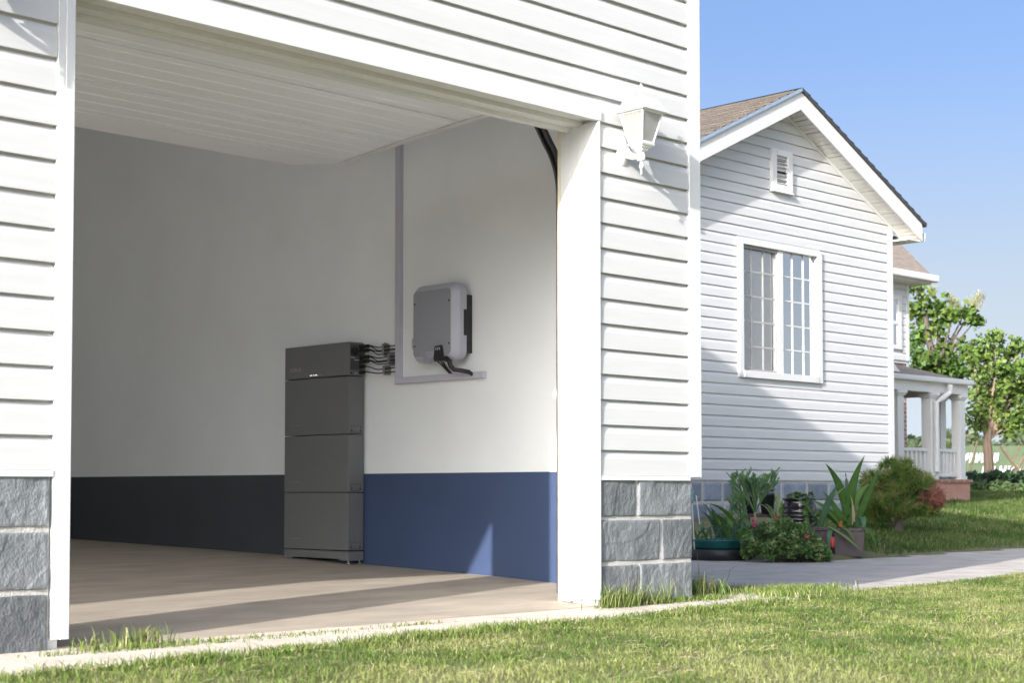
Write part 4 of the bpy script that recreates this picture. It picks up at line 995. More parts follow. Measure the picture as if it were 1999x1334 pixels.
tag(np_mesh('cut_straw', V, F, GRASSM, None, np.repeat(c, 6, 0)), 'pale dry grass clippings scattered over the lawn', 'clippings', kind='stuff')
# fringe between concrete strip and path, clumps at the pillar foot and in the joint
fr = []
def clump(cx, cy, rx, ry, n, h0, h1):
    a = RNG.normal(size=(n, 2)); fr.append((cx+a[:, 0]*rx, cy+a[:, 1]*ry, RNG.uniform(h0, h1, n)))
clump(6.75, 5.62, 0.07, 0.14, 1300, 0.06, 0.17); clump(6.9, 5.72, 0.12, 0.10, 26, 0.16, 0.24); clump(6.95, 5.60, 0.14, 0.05, 500, 0.03, 0.09); clump(7.25, 5.50, 0.16, 0.06, 900, 0.03, 0.06); clump(7.5, 5.40, 0.14, 0.07, 800, 0.03, 0.06)
clump(5.90, 5.24, 0.07, 0.02, 240, 0.03, 0.15); clump(6.18, 5.24, 0.12, 0.012, 60, 0.08, 0.17); clump(6.12, 5.25, 0.10, 0.015, 170, 0.03, 0.11); clump(6.4, 5.25, 0.12, 0.02, 220, 0.02, 0.06); clump(6.68, 5.26, 0.1, 0.04, 260, 0.02, 0.05)
clump(3.17, 5.20, 0.07, 0.025, 170, 0.02, 0.11); clump(3.12, 5.13, 0.2, 0.02, 320, 0.01, 0.04); clump(3.75, 5.12, 0.3, 0.03, 160, 0.008, 0.025); clump(3.0, 5.20, 0.06, 0.015, 90, 0.02, 0.07); clump(3.45, 5.20, 0.2, 0.015, 170, 0.01, 0.03); clump(4.0, 5.195, 0.25, 0.012, 120, 0.008, 0.02); clump(4.5, 5.195, 0.10, 0.014, 90, 0.01, 0.03)
clump(7.55, 5.32, 0.22, 0.05, 900, 0.03, 0.06); clump(7.25, 5.20, 0.12, 0.04, 500, 0.02, 0.05)
for k in range(30):
    x = RNG.uniform(1.9, 7.4); e = np.interp(x, [1.25, 2.6, 5.4, 6.3, 7.15], [4.72, 4.78, 4.93, 4.99, 5.11]); big = RNG.random()
    clump(x, e-0.03-0.12*RNG.random(), 0.05+0.09*big, 0.03, int(80+200*big), 0.02, 0.035+0.03*big)
X = np.concatenate([f_[0] for f_ in fr]); Y = np.concatenate([f_[1] for f_ in fr]); H = np.concatenate([f_[2] for f_ in fr])
tag(grass('edge_weeds', X, Y, H, np.full(len(X), 0.0045), GC, np.where(RNG.random(len(X)) < 0.12, 3, np.where(RNG.random(len(X)) < 0.5, 4, 1)), 0.8, zf=lambda x, y: np.where(y > 5.0, 0.004, -0.01)), 'tufts of grass growing along the concrete strip edges', 'weeds', kind='stuff')
# lawn behind the path
BACK = [(12.75, 8.03), (13.6, 8.14), (15.8, 8.28), (24, 9.25), (30, 10), (30, 16), (22.3, 16), (22.3, 12.3), (17.75, 12.3), (17.75, 10.95), (15.3, 10.95), (13.2, 9.3)]
X, Y = sample(BACK, 90000)
H = 0.045+0.045*RNG.random(len(X))
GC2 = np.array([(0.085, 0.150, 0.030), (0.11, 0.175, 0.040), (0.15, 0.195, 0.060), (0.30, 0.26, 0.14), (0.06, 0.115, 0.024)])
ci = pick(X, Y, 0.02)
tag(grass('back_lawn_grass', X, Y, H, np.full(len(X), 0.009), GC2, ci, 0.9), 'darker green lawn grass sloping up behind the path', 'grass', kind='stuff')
# dry weed stalk by the right pillar
dw = MB(); base = Vector((6.96, 5.52, 0.0))
for i in range(14):
    a = random.uniform(0, 6.28); h = random.uniform(0.05, 0.12); p0 = base+Vector((random.uniform(-0.02, 0.02), random.uniform(-0.02, 0.02), 0))
    p1 = p0+Vector((math.cos(a)*0.03, math.sin(a)*0.03, h)); dw.tube([p0, (p0+p1)/2+Vector((0.004, 0, 0)), p1], 0.0016, 4)
    for k in range(3): dw.lathe(p1+Vector((random.uniform(-0.008, 0.008), random.uniform(-0.008, 0.008), random.uniform(-0.03, 0.0))), [(0.001, -0.005), (0.006, 0), (0.001, 0.005)], 5)
tag(dw.build('dry_weed', mat('dry_straw', (0.52, 0.40, 0.20), 0.9, 0.2, 30)), 'dry straw-coloured weed at the corner of the stone pillar', 'weed')

# ------------------------------------------------------------------ planting bed
def on_ground(px_, py_, d):
    p_ = P(px_, py_, d); p_.z = float(ground_z(np.array([p_.x]), np.array([p_.y]))[0]); return p_
def rel(o, r, u, f=0.0):
    return o+RT*r+Vector((0, 0, u))+Vector((FW.x, FW.y, 0)).normalized()*f
PC = [(0.075, 0.16, 0.035), (0.115, 0.21, 0.05), (0.18, 0.28, 0.095), (0.08, 0.17, 0.085), (0.32, 0.38, 0.19), (0.09, 0.15, 0.11)]

# green basin with rim, soil and a few spiky leaves
b0 = on_ground(1402, 1084, 14.35)
basin = thing('planter_basin', 'low teal plastic basin planter sitting in a black tray', 'planter', b0)
mb = MB(); mb.lathe(b0, [(0.25, 0.10), (0.275, 0.125), (0.282, 0.172), (0.292, 0.180), (0.292, 0.190), (0.27, 0.186), (0.262, 0.14)], 32); mb.build('basin', TEAL, basin, smooth=True)
mb = MB(); mb.lathe(b0, [(0.27, -0.01), (0.30, 0.0), (0.315, 0.10), (0.305, 0.105), (0.26, 0.10)], 32); mb.build('tray', BLACK, basin, smooth=True)
mb = MB(); mb.lathe(b0, [(0.0, 0.16), (0.262, 0.155), (0.262, 0.15), (0.0, 0.15)], 20); mb.build('soil', mat('pot_soil', (0.05, 0.038, 0.028), 0.95, 0.3, 30, 0.5, 80), basin)
cv = []
for i in range(16):
    r0 = random.uniform(-0.22, 0.22); f0 = random.uniform(-0.2, 0.2); r1 = r0+random.uniform(-0.16, 0.16); h = random.uniform(0.06, 0.20)
    cv.append((rel(b0, r0, 0.15, f0), rel(b0, (r0+r1)/2, 0.22+h, f0-0.03), rel(b0, r1, 0.20+h*random.uniform(0.3, 1.0), f0-0.08), random.uniform(0.018, 0.03), random.choice((0, 1, 3, 5))))
strip_leaves('leaves', cv, LEAF, basin, PC)
# low spiky plants right of the basin
def spiky(px_, py_, d, n, h, spread, wd, label, cidx, cat='plant'):
    o = on_ground(px_, py_, d); t = thing('spiky_plant', label, cat, o, 'strap-leaved plants in the bed'); cv = []
    for i in range(n):
        a = random.uniform(-1, 1); f_ = random.uniform(-0.6, 0.6); hh = h*random.uniform(0.55, 1.1)
        cv.append((rel(o, a*0.03, 0, f_*0.03), rel(o, a*spread*0.4, hh*0.8, f_*spread*0.4), rel(o, a*spread, hh*random.uniform(0.6, 1.05), f_*spread), wd*random.uniform(0.8, 1.2), random.choice(cidx)))
    strip_leaves('leaves', cv, LEAF, t, PC)
    return o, t
o, t = spiky(1432, 1062, 14.9, 16, 0.34, 0.22, 0.034, 'grey green spiky plant between the teal basin and pencil cactus', (3, 0, 5))
cv = [(rel(o, 0.02, 0.22, 0), rel(o, -0.10, 0.40, -0.05), rel(o, -0.28, 0.42, -0.1), 0.05, 1), (rel(o, 0.02, 0.0, 0), rel(o, 0.05, 0.30, 0), rel(o, 0.14, 0.36, 0), 0.06, 0), (rel(o, 0.0, 0.0, 0), rel(o, -0.05, 0.30, 0), rel(o, -0.02, 0.40, 0), 0.06, 1)]
strip_leaves('long_leaf', cv, LEAF, t, PC)
spiky(1522, 1035, 16.1, 16, 0.42, 0.20, 0.035, 'pale green strap plant behind the flowering bush beside the jar', (2, 4, 1))
spiky(1408, 1050, 15.2, 18, 0.40, 0.20, 0.036, 'tall grey green strap plant behind the teal basin near the white canes', (3, 5, 0))
spiky(1368, 1045, 15.0, 14, 0.26, 0.15, 0.030, 'short olive strap plant behind the left end of the teal basin', (4, 1, 5))
spiky(1447, 1070, 14.6, 16, 0.30, 0.18, 0.030, 'dark green strap plant between the teal basin and the flowering bush', (0, 3, 1))
# bench with two nursery pots
bq = on_ground(1475, 1010, 16.3); benchz = P(1475, 1004, 16.3).z
bench = thing('plant_bench', 'low dark block bench carrying the black nursery pots', 'bench', bq)
mb = MB()
c = rel(bq, 0, 0); cc = [rel(c, -0.16, 0, -0.10), rel(c, 0.24, 0, -0.10), rel(c, 0.24, 0, 0.14), rel(c, -0.16, 0, 0.14)]
mb.loft([[(v.x, v.y, benchz-0.035) for v in cc], [(v.x, v.y, benchz) for v in cc]]); mb.build('top_board', BARKD, bench)
for r_ in (-0.12, 0.17):
    mb = MB(); k = [rel(c, r_, 0, -0.08), rel(c, r_+0.05, 0, -0.08), rel(c, r_+0.05, 0, 0.12), rel(c, r_, 0, 0.12)]
    mb.loft([[(v.x, v.y, bq.z-0.05) for v in k], [(v.x, v.y, benchz-0.036) for v in k]]); mb.build('leg', BARKD, bench)
def npot(px_, d, label, r, h):
    q_ = P(px_, 1000, d); q_.z = benchz+0.001; t_ = thing('nursery_pot', label, 'plant pot', q_, 'black nursery pots on the bench')
    mb = MB(); mb.lathe(q_, [(r*0.70, 0), (r*0.97, h-0.03), (r*1.04, h-0.028), (r*1.06, h), (r*0.98, h), (r*0.94, h-0.05)], 24); mb.build('pot', NURS, t_, smooth=True)
    mb = MB(); mb.lathe(q_, [(0.0, h-0.02), (r*0.95, h-0.025), (r*0.95, h-0.03), (0.0, h-0.035)], 16); mb.build('soil', bpy.data.materials['pot_soil'], t_)
    return q_, t_
q1, t1 = npot(1498, 16.25, 'black nursery pot holding a withered brown plant', 0.085, 0.215)
C = np.array([[*rel(q1, random.uniform(-0.06, 0.06), 0.23+random.uniform(-0.01, 0.05), random.uniform(-0.05, 0.05)), 0, 0, 1] for _ in range(40)])
needles('withered_stems', C, 14, 0.055, 0.004, np.array([(0.23, 0.13, 0.10), (0.30, 0.19, 0.15), (0.16, 0.09, 0.07)]), LEAF, t1, 0.2)
npot(1462, 16.4, 'black nursery pot behind the pencil cactus, half hidden', 0.09, 0.19)
# pencil cactus in a dark pot
c0 = on_ground(1474, 1060, 15.4)
cact = thing('pencil_cactus', 'bushy green pencil cactus with many thin upright stems', 'cactus', c0)
mb = MB(); mb.lathe(c0, [(0.10, -0.02), (0.125, 0.11), (0.135, 0.115), (0.135, 0.13), (0.12, 0.13), (0.115, 0.09), (0.0, 0.09)], 24); mb.build('pot', CLAY, cact, smooth=True)
top = P(1474, 1003, 15.4).z-c0.z
mb = MB(); mb.tube([rel(c0, 0.0, 0.08), rel(c0, 0.005, top*0.7), rel(c0, -0.002, top+0.02)], [0.016, 0.013, 0.011], 8); mb.build('stem', BARK, cact, smooth=True)
V = MB()
def twig(p_, d_, L, lev):
    e_ = p_+d_*L; V.tube([p_, p_+d_*L*0.5+Vector((0, 0, 0.006)), e_], [0.0055, 0.005, 0.0048 if lev else 0.004], 5)
    if lev == 0: return
    for k in range(random.choice((2, 3, 3))):
        nd = (d_+Vector((random.gauss(0, 0.42), random.gauss(0, 0.42), random.uniform(0.15, 0.55)))).normalized(); twig(e_, nd, L*random.uniform(0.55, 0.85), lev-1)
for k in range(15):
    a = 2*math.pi*k/15+random.uniform(-0.2, 0.2); sp = random.uniform(0.25, 0.75)
    twig(rel(c0, 0, top), (RT*math.cos(a)*sp*1.0+Vector((FW.x, FW.y, 0))*math.sin(a)*sp+Vector((0, 0, 1))).normalized(), random.uniform(0.11, 0.155), 4)
for k in range(6):
    twig(rel(c0, -0.03, top*0.3), (RT*random.uniform(-0.9, -0.35)+Vector((0, 0, 1))+Vector((FW.x, FW.y, 0))*random.uniform(-0.3, 0.3)).normalized(), random.uniform(0.14, 0.18), 3)
V.build('branches', mat('cactus_green', (0.14, 0.25, 0.07), 0.5, 0.3, 6, c2=(0.09, 0.19, 0.085)), cact)
# flowering bush
fb = on_ground(1535, 1093, 13.9)
bush = thing('flowering_bush', 'low fine-leaved green bush with a few crimson flowers', 'bush', fb)
cen = []
for _ in range(330):
    a = random.uniform(-1, 1); f_ = random.uniform(-1, 1)
    if a*a+f_*f_ > 1: continue
    hh = 0.33*math.sqrt(max(0, 1-0.75*(a*a+f_*f_)))*(1.0 if a < 0.35 else 1-0.9*(a-0.35))
    cen.append((*rel(fb, a*0.37, hh*random.uniform(0.25, 1.05)+0.02, f_*0.26), 0.05))
leaf_cloud('foliage', np.array(cen), 60, 0.021, np.array([(0.12, 0.22, 0.06), (0.17, 0.28, 0.09), (0.26, 0.35, 0.14), (0.085, 0.165, 0.05)]), LEAF, bush, 1.8)
mb = MB()
for _ in range(60):
    a = random.uniform(-0.30, 0.30); f_ = random.uniform(-0.2, 0.2); mb.tube([rel(fb, a*0.4, 0, f_*0.4), rel(fb, a*0.8, 0.2, f_*0.8), rel(fb, a*1.05, random.uniform(0.26, 0.37), f_)], 0.0018, 4)
mb.build('stems', BARKD, bush)
PINK = mat('crimson_petal', (0.50, 0.03, 0.10), 0.6, 0.25, 60)
for px_, py_, d in ((1470, 1018, 13.85), (1473, 1026, 13.8), (1516, 1010, 13.9), (1575, 1048, 13.6)):
    q_ = P(px_, py_, d); mb = MB()
    for k in range(7):
        a = k*0.9; tip = q_+RT*math.cos(a)*0.017+Vector((0, 0, 1))*math.sin(a)*0.017-Vector((FW.x, FW.y, 0))*0.006
        s = RT*(-math.sin(a))*0.008+Vector((0, 0, 1))*math.cos(a)*0.008
        mb.add([q_, (q_+tip)/2+s, tip, (q_+tip)/2-s], [(0, 1, 2, 3)])
    mb.lathe(q_, [(0.001, -0.012), (0.009, -0.004), (0.009, 0.004), (0.001, 0.010)], 8); mb.build('flower', PINK, bush)
# ribbed glazed jar
j0 = on_ground(1561, 1040, 15.5); jt = P(1561, 973, 15.5).z-j0.z
jar = MB(); pr = [(0.110, -0.02), (0.135, 0.01)]
nr = 6; zlo, zhi = 0.05, jt*0.70
for k in range(nr):
    za = zlo+(zhi-zlo)*k/nr; zb = zlo+(zhi-zlo)*(k+1)/nr; r_ = 0.150+0.012*math.sin(math.pi*(k+1)/(nr+2))
    pr += [(r_-0.006, za), (r_+0.004, za+(zb-za)*0.3), (r_+0.004, za+(zb-za)*0.7), (r_-0.006, zb-0.002)]
pr += [(0.156, jt*0.74), (0.158, jt*0.82), (0.148, jt*0.90), (0.142, jt*0.93), (0.160, jt*0.95), (0.166, jt*0.975), (0.160, jt), (0.140, jt), (0.130, jt*0.93)]
jo = thing('glazed_jar', 'dark glossy ribbed ceramic jar with wide rim', 'jar', j0)
jar.lathe(j0, pr, 40); jar.build('jar_body', GLAZE, jo, smooth=True)
mb = MB(); mb.lathe(j0, [(0.0, jt*0.955), (0.135, jt*0.95), (0.135, jt*0.94), (0.0, jt*0.93)], 20); mb.build('soil', bpy.data.materials['pot_soil'], jo)
vine = MB()
cen = [(*rel(j0, random.uniform(-0.10, 0.12), jt+random.uniform(0.0, 0.03), random.uniform(-0.12, 0.1)), 0.03) for _ in range(14)]+[(*rel(j0, 0.03+random.uniform(-0.012, 0.012), jt*(1-0.09*k), -0.165), 0.014) for k in range(9)]+[(*rel(j0, 0.14+random.uniform(-0.03, 0.03), jt*(0.6-0.05*k), -0.17), 0.02) for k in range(8)]
leaf_cloud('trailing_leaves', np.array(cen), 16, 0.030, np.array([(0.13, 0.20, 0.08), (0.20, 0.25, 0.13), (0.08, 0.14, 0.05)]), LEAF, jo, 1.3)
# square pots: one behind the bush, one with the big lily
def square_pot(c, w0, w1, dp, h, label):
    t_ = thing('square_pot', label, 'plant pot', c, 'square dark pots in the bed')
    def rg(s, u): return [tuple(rel(c, -w0/2*s, u, -dp/2*s)), tuple(rel(c, w0/2*s, u, -dp/2*s)), tuple(rel(c, w0/2*s, u, dp/2*s)), tuple(rel(c, -w0/2*s, u, dp/2*s))]
    mb = MB(); mb.loft([rg(w1, -0.02), rg(0.97, h-0.03), rg(1.04, h-0.028), rg(1.05, h), rg(0.96, h), rg(0.93, h-0.045)]); mb.build('pot', CLAY, t_, 0.005)
    mb = MB(); mb.loft([rg(0.94, h-0.05), rg(0.94, h-0.04)]); mb.build('soil', bpy.data.materials['pot_soil'], t_)
    return t_
p1 = on_ground(1592, 1075, 14.5); square_pot(p1, 0.27, 0.84, 0.26, P(1592, 1030, 14.5).z-p1.z, 'square dusty brown pot directly behind the flowering bush')
p2 = on_ground(1652, 1085, 14.4); ph = P(1652, 1031, 14.4).z-p2.z; square_pot(p2, 0.29, 0.86, 0.28, ph, 'square dark pot holding the large strap-leaved lily')
lily = thing('strap_lily', 'large lily with broad arching dark green strap leaves', 'plant', rel(p2, 0, ph))
K = 14.4/3090
def lp(px_, py_, f_=0.0): return P(px_, py_, 14.4+f_)
LV = [((1655, 1028, 0), (1650, 950, 0), (1611, 905, -0.1), 0.085, 0), ((1660, 1028, 0), (1652, 960, 0), (1688, 890, -0.15), 0.10, 0), ((1652, 1028, 0), (1625, 985, 0), (1607, 960, 0.05), 0.08, 0),
      ((1645, 1030, 0), (1610, 985, 0.02), (1577, 975, 0.02), 0.075, 1), ((1660, 1030, 0.05), (1662, 965, 0.05), (1700, 945, 0.1), 0.09, 1), ((1668, 1030, 0), (1690, 985, -0.05), (1716, 915, -0.1), 0.085, 0),
      ((1600, 1035, 0.0), (1612, 985, -0.1), (1640, 940, -0.15), 0.075, 3), ((1672, 1030, -0.08), (1688, 985, -0.12), (1686, 1045, -0.16), 0.07, 3), ((1640, 1032, -0.1), (1610, 1020, -0.15), (1622, 1085, -0.25), 0.05, 3),
      ((1618, 1030, -0.15), (1650, 1045, -0.2), (1683, 1078, -0.25), 0.045, 2), ((1640, 1030, -0.15), (1660, 1035, -0.2), (1668, 1058, -0.22), 0.04, 1), ((1660, 1030, 0.1), (1648, 980, 0.1), (1640, 935, 0.1), 0.075, 1),
      ((1655, 1030, 0.1), (1658, 970, 0.1), (1650, 922, 0.1), 0.05, 5), ((1680, 1030, 0.05), (1700, 1030, 0.05), (1711, 1068, 0.0), 0.05, 0), ((1640, 1030, 0.1), (1615, 1000, 0.1), (1595, 1005, 0.1), 0.06, 0), ((1612, 985, 0), (1630, 968, -0.02), (1652, 950, -0.05), 0.05, 4),
      ((1580, 1030, 0.1), (1560, 985, 0.1), (1592, 970, 0.1), 0.05, 1), ((1600, 1030, 0.05), (1575, 975, 0.05), (1545, 972, 0.1), 0.05, 0)]
strip_leaves('leaves', [(lp(*a), lp(*b), lp(*c), wd*0.95, ci) for a, b, c, wd, ci in LV], LEAF, lily, PC, 14, 0.22)
strip_leaves('dead_leaf', [(lp(1641, 1030, -0.12), lp(1640, 1015, -0.14), lp(1647, 1018, -0.15), 0.04, 0), (lp(1664, 1025, -0.05), lp(1668, 985, -0.06), lp(1660, 968, -0.06), 0.02, 1), (lp(1668, 1020, -0.05), lp(1666, 995, -0.06), lp(1662, 975, -0.06), 0.02, 1)], LEAF, lily, [(0.42, 0.17, 0.06), (0.40, 0.33, 0.22)])
mb = MB(); q_ = P(1625, 1059, 14.05); mb.lathe(q_, [(0.004, -0.055), (0.018, -0.04), (0.022, 0.0), (0.018, 0.035), (0.006, 0.05)], 14)
tag(mb.build('red_bottle', mat('faded_red_plastic', (0.42, 0.05, 0.04), 0.5, 0.2, 20), smooth=True), 'small faded red bottle in front of the square pot', 'bottle')
q_ = on_ground(1625, 1085, 14.05)
# white garden canes by the garage corner and cloth tied to one
for k, (xa, ya, xb, yb_, lab) in enumerate(((1348, 925, 1354, 1042, 'tall thin white cane beside the stone pillar with a teal cloth'), (1359, 968, 1364, 1008, 'short thin white cane behind the tall one'))):
    a, b = P(xa, ya, 14.2+0.4*k), P(xb, yb_, 14.2+0.4*k); b2 = b+(b-a)*0.4; b2.z = max(b2.z, -0.06)
    mb = MB(); mb.tube([a, b, b2], 0.006, 8); tag(mb.build('garden_cane', TRIM), lab, 'cane', 'white garden canes')
mb = MB(); q_ = P(1347, 968, 14.18); rings = []
for u in range(7):
    a = u/6; rings.append([tuple(rel(q_, 0.03*math.sin(t_)*(0.4+0.8*math.sin(a*2.6+0.3))+0.012*math.sin(9*a), 0.06-0.13*a, 0.012*math.cos(t_)+0.01*math.sin(7*a))) for t_ in [2*math.pi*i/10 for i in range(10)]])
mb.loft(rings); tag(mb.build('teal_cloth', CLOTH, smooth=True), 'crumpled pale teal cloth hanging on the tall white cane', 'cloth')

# pine bonsai shrub
s0 = P(1755, 1036, 17.1); s0.z = float(ground_z(np.array([s0.x]), np.array([s0.y]))[0])-0.02
pine = thing('pine_shrub', 'rounded dark green pine shrub with one dead red brown branch', 'shrub', s0)
mb = MB(); mb.tube([s0, rel(s0, 0.0, 0.15), rel(s0, -0.03, 0.3), rel(s0, 0.02, 0.46)], [0.055, 0.045, 0.035, 0.02], 9)
pads = [(0.0, 0.70, 0.0, 0.19, 0.11), (-0.22, 0.56, 0.05, 0.18, 0.11), (0.13, 0.56, -0.08, 0.19, 0.12), (-0.30, 0.36, -0.05, 0.17, 0.12), (0.0, 0.44, 0.1, 0.26, 0.12), (0.26, 0.56, 0.05, 0.13, 0.09), (0.02, 0.27, -0.05, 0.20, 0.08), (0.25, 0.28, 0.1, 0.22, 0.09), (-0.26, 0.20, 0.1, 0.16, 0.10)]
tuft = []
for r_, u_, f_, a_, b_ in pads:
    c = rel(s0, r_, u_, f_); mb.tube([rel(s0, 0, u_*0.55), rel(s0, r_*0.6, u_*0.75, f_*0.6), c], [0.02, 0.014, 0.006], 6)
    for _ in range(int(400*a_)):
        v = Vector((random.gauss(0, 1), random.gauss(0, 1), random.gauss(0, 1))).normalized()*random.random()**0.35
        if v.z < -0.5: v.z *= 0.5
        q_ = c+Vector((v.x*a_, v.y*a_, v.z*b_)); tuft.append((*q_, v.x*0.6, v.y*0.6, max(0.1, v.z)))
mb.build('trunk', BARKD, pine)
needles('crown', np.array(tuft), 38, 0.095, 0.0062, np.array([(0.12, 0.21, 0.045), (0.19, 0.27, 0.06), (0.07, 0.135, 0.035), (0.24, 0.25, 0.09)]), LEAF, pine, 0.6)
c = rel(s0, 0.33, 0.42, -0.05); tuft = []
mb = MB(); mb.tube([rel(s0, 0.05, 0.36), rel(s0, 0.2, 0.40), c], [0.014, 0.01, 0.005], 6)
for _ in range(55):
    v = Vector((random.gauss(0, 1), random.gauss(0, 1), random.gauss(0, 1))).normalized()*random.random()**0.4
    q_ = c+Vector((v.x*0.13, v.y*0.13, v.z*0.11)); tuft.append((*q_, v.x*0.7, v.y*0.7, v.z*0.6))
needles('dead_branch', np.array(tuft), 44, 0.08, 0.0058, np.array([(0.40, 0.18, 0.13), (0.46, 0.23, 0.17), (0.30, 0.12, 0.09)]), LEAF, pine, 0.2)

# ------------------------------------------------------------------ far trees, hedge, banner
def tree(label, d, trunk, blobs, leaf, N, cols, bark, tr_r, plume=None):
    base = P(trunk[0][0], trunk[0][1], d); base.z = 0.49
    t_ = thing('garden_tree', label, 'tree', base, 'trees beyond the porch')
    mb = MB(); pts = [base]+[P(x, y, d) for x, y in trunk[1:]]; mb.tube(pts, [tr_r*(1-0.5*i/(len(pts)-1)) for i in range(len(pts))], 9)
    cen = []; tip = pts[-1]; mid = pts[len(pts)//2]
    for bx, by, br, bf in blobs:
        c = P(bx, by, d+bf); r_ = br*d/3090
        mb.tube([mid, mid+(c-mid)*0.5+Vector((0, 0, 0.1)), c], [tr_r*0.35, tr_r*0.22, tr_r*0.08], 5)
        br *= 0.9; k = max(4, int(br*br/55))
        for _ in range(k):
            v = Vector((random.gauss(0, 1), random.gauss(0, 1), random.gauss(0, 1))).normalized()*random.random()**0.45*r_
            cen.append((*(c+v), leaf*1.9))
    mb.build('trunk', bark, t_)
    leaf_cloud('crown', np.array(cen), N, leaf, cols, LEAF, t_, 1.25, 0.6)
    if plume:
        C = []
        for x, y, r_ in plume:
            for _ in range(16): C.append((*P(x+random.gauss(0, r_*0.45), y+random.gauss(0, r_*0.8), d), 0.2*random.uniform(-1, 1), 0.2, 1))
        needles('flower_plumes', np.array(C), 9, 0.20, 0.014, np.array([(0.36, 0.34, 0.22), (0.32, 0.33, 0.18)]), LEAF, t_, 1.0)
tree('tall open-crowned tree with pale plumes right above the porch roof', 38, [(1836, 955), (1836, 880), (1838, 815), (1832, 730), (1812, 660), (1805, 610)],
     [(1800, 590, 26, 0), (1785, 615, 20, .3), (1830, 605, 24, 0), (1860, 620, 20, -.3), (1893, 612, 13, 0), (1880, 618, 12, 0), (1905, 625, 11, 0), (1800, 650, 26, .4), (1835, 645, 22, 0), (1785, 690, 18, 0), (1810, 695, 22, -.5), (1845, 680, 18, 0), (1835, 715, 30, 0), (1865, 720, 26, 0), (1855, 740, 24, .3), (1820, 730, 24, 0), (1790, 720, 16, 0), (1880, 690, 22, 0), (1905, 690, 16, 0), (1848, 885, 8, 0), (1838, 900, 8, 0), (1790, 570, 12, 0)],
     0.12, 17, np.array([(0.075, 0.145, 0.026), (0.105, 0.18, 0.035), (0.055, 0.11, 0.024), (0.15, 0.21, 0.045)]), BARKD, 0.14, [(1793, 562, 8), (1822, 572, 6), (1857, 590, 7), (1868, 603, 7), (1912, 590, 8), (1900, 598, 6)])
tree('dense rounded tree with pale trunk at the edge beside the porch', 36, [(1932, 935), (1930, 900), (1927, 860), (1932, 835), (1940, 790)],
     [(1925, 660, 16, 0), (1945, 655, 12, 0), (1920, 690, 28, 0), (1960, 690, 26, .2), (1990, 680, 22, 0), (1905, 720, 24, 0), (1945, 720, 34, -.3), (1985, 720, 30, 0), (1900, 760, 22, 0), (1935, 765, 36, 0), (1975, 760, 34, 0), (2005, 760, 30, .2), (1905, 805, 26, 0), (1945, 805, 34, 0), (1985, 805, 30, 0), (1915, 835, 22, 0), (1955, 840, 24, 0), (1985, 835, 20, 0), (2020, 720, 34, 0), (2030, 800, 34, 0), (1895, 690, 12, 0)],
     0.10, 20, np.array([(0.115, 0.185, 0.035), (0.14, 0.21, 0.045), (0.085, 0.15, 0.03), (0.17, 0.235, 0.06)]), BARK, 0.13)
# slanted wooden stakes
for xa, ya, xb, yb_, lab in ((1954, 872, 1976, 903, 'short slanted stake leaning left before the green banner'), (1999, 890, 1970, 955, 'slanted stake leaning right at the picture edge'), (1908, 860, 1892, 925, 'thin slanted stake left of the pale tree trunk'), (1990, 870, 1974, 912, 'thin stake crossing the short slanted one'), (2010, 905, 1972, 945, 'low slanted stake above the dark hedge')):
    a, b = P(xa, ya, 34), P(xb, yb_, 34); d_ = (b-a).normalized(); e_ = b+d_*max(0, (b.z-0.49)/max(0.05, -d_.z))
    mb = MB(); mb.tube([a, b, e_], 0.035 if 'thin' not in lab else 0.022, 6); tag(mb.build('tree_stake', WOOD), lab, 'stake', 'wooden stakes supporting the trees')
# hedge: dark shrubs in a row
for k, (px_, top_, w_, d) in enumerate(((1893, 928, 26, 33), (1920, 926, 28, 33.5), (1950, 922, 30, 33), (1980, 928, 26, 33.5), (2008, 924, 28, 33), (1905, 948, 18, 32), (1945, 948, 18, 32), (1978, 950, 18, 32))):
    c = P(px_, 965, d); c.z = 0.48; hgt = P(px_, top_, d).z-0.48
    t_ = thing('hedge_shrub', ('dark bluish green shrub of the hedge below the banner' if k < 5 else 'small low green shrub in front of the hedge'), 'shrub', c, 'hedge below the banner' if k < 5 else 'small shrubs before the hedge')
    cen = [(*rel(c, random.gauss(0, 0.4)*w_*d/3090, hgt*random.random()*0.98, random.gauss(0, 0.15)), 0.10) for _ in range(46)]
    leaf_cloud('foliage', np.array(cen), 26, 0.07, np.array([(0.045, 0.085, 0.045), (0.06, 0.11, 0.05), (0.035, 0.065, 0.04)] if k < 5 else [(0.09, 0.14, 0.05), (0.12, 0.17, 0.07)]), LEAF, t_, 1.6)
    mb = MB(); 
    for i in range(4): mb.tube([c, rel(c, random.gauss(0, 0.1), hgt*0.6, 0)], [0.02, 0.008], 5)
    mb.build('stems', BARKD, t_)
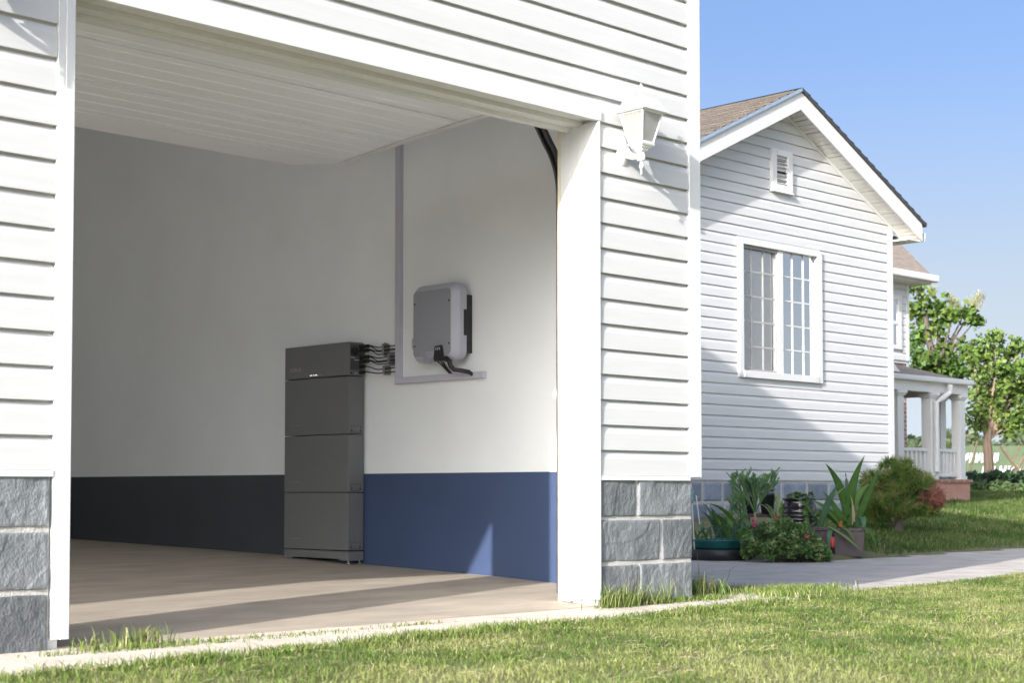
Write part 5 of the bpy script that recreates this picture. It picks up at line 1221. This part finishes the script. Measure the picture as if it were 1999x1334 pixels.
# green banner fence with white lettering
bn = thing('banner_fence', 'long green hoarding with two rows of blurred white lettering', 'hoarding', (P(1930, 950, 48).x, P(1930, 950, 48).y, 0.49))
a, b = P(1855, 872, 48), P(2080, 868, 48); 
mb = MB(); v = (b-a).normalized(); nrm = Vector((-v.y, v.x, 0)).normalized()*0.05
mb.loft([[(a.x, a.y, 0.45), (b.x, b.y, 0.45), (b.x+nrm.x, b.y+nrm.y, 0.45), (a.x+nrm.x, a.y+nrm.y, 0.45)], [(a.x, a.y, 1.93), (b.x, b.y, 1.93), (b.x+nrm.x, b.y+nrm.y, 1.93), (a.x+nrm.x, a.y+nrm.y, 1.93)]])
mb.build('panel', BANNER, bn)
def glyphs(x0, x1, ytop, ybot, n):
    mb = MB(); step_ = (x1-x0)/n; dd = 47.96
    for k in range(n):
        xa = x0+k*step_; ws = step_*0.78
        for q, (u0, u1, v0, v1) in enumerate(((0.0, 0.3, 0, 1), (0.42, 0.62, random.uniform(0, 0.4), 1), (0.72, 1.0, 0, random.uniform(0.6, 1)))[:random.choice((2, 3, 3))]):
            sl_ = 0.30*ws; pts = []
            for u, v_ in ((u0, v0), (u1, v0), (u1, v1), (u0, v1)): pts.append(P(xa+u*ws+sl_*(1-v_), ytop+(ybot-ytop)*v_, dd-0.004*q))
            mb.loft([[tuple(p_) for p_ in pts], [tuple(p_-Vector((FW.x, FW.y, 0))*0.02) for p_ in pts]])
    return mb
glyphs(1879, 1950, 885, 904, 6).build('lettering', LETTER, bn); glyphs(1915, 1998, 910, 929, 5).build('lettering', LETTER, bn)
# far tree line, one soft mass
cen = []
for x in range(1740, 2100, 5):
    d = 130+random.uniform(-10, 10); h = 868+random.uniform(-8, 8)+8*math.sin(x*0.05)
    for k in range(3):
        c = P(x, 0, d); zt = P(x, h, d).z; cen.append((c.x, c.y, 0.5+(zt-0.5)*random.uniform(0.2, 1.0), 1.0))
tl = leaf_cloud('treeline', np.array(cen), 60, 0.55, np.array([(0.14, 0.17, 0.10), (0.17, 0.20, 0.12), (0.12, 0.16, 0.09)]), LEAF, None, 1.3, 0.6)
tag(tl, 'pale far-off belt of trees along the horizon', 'treeline', kind='stuff')
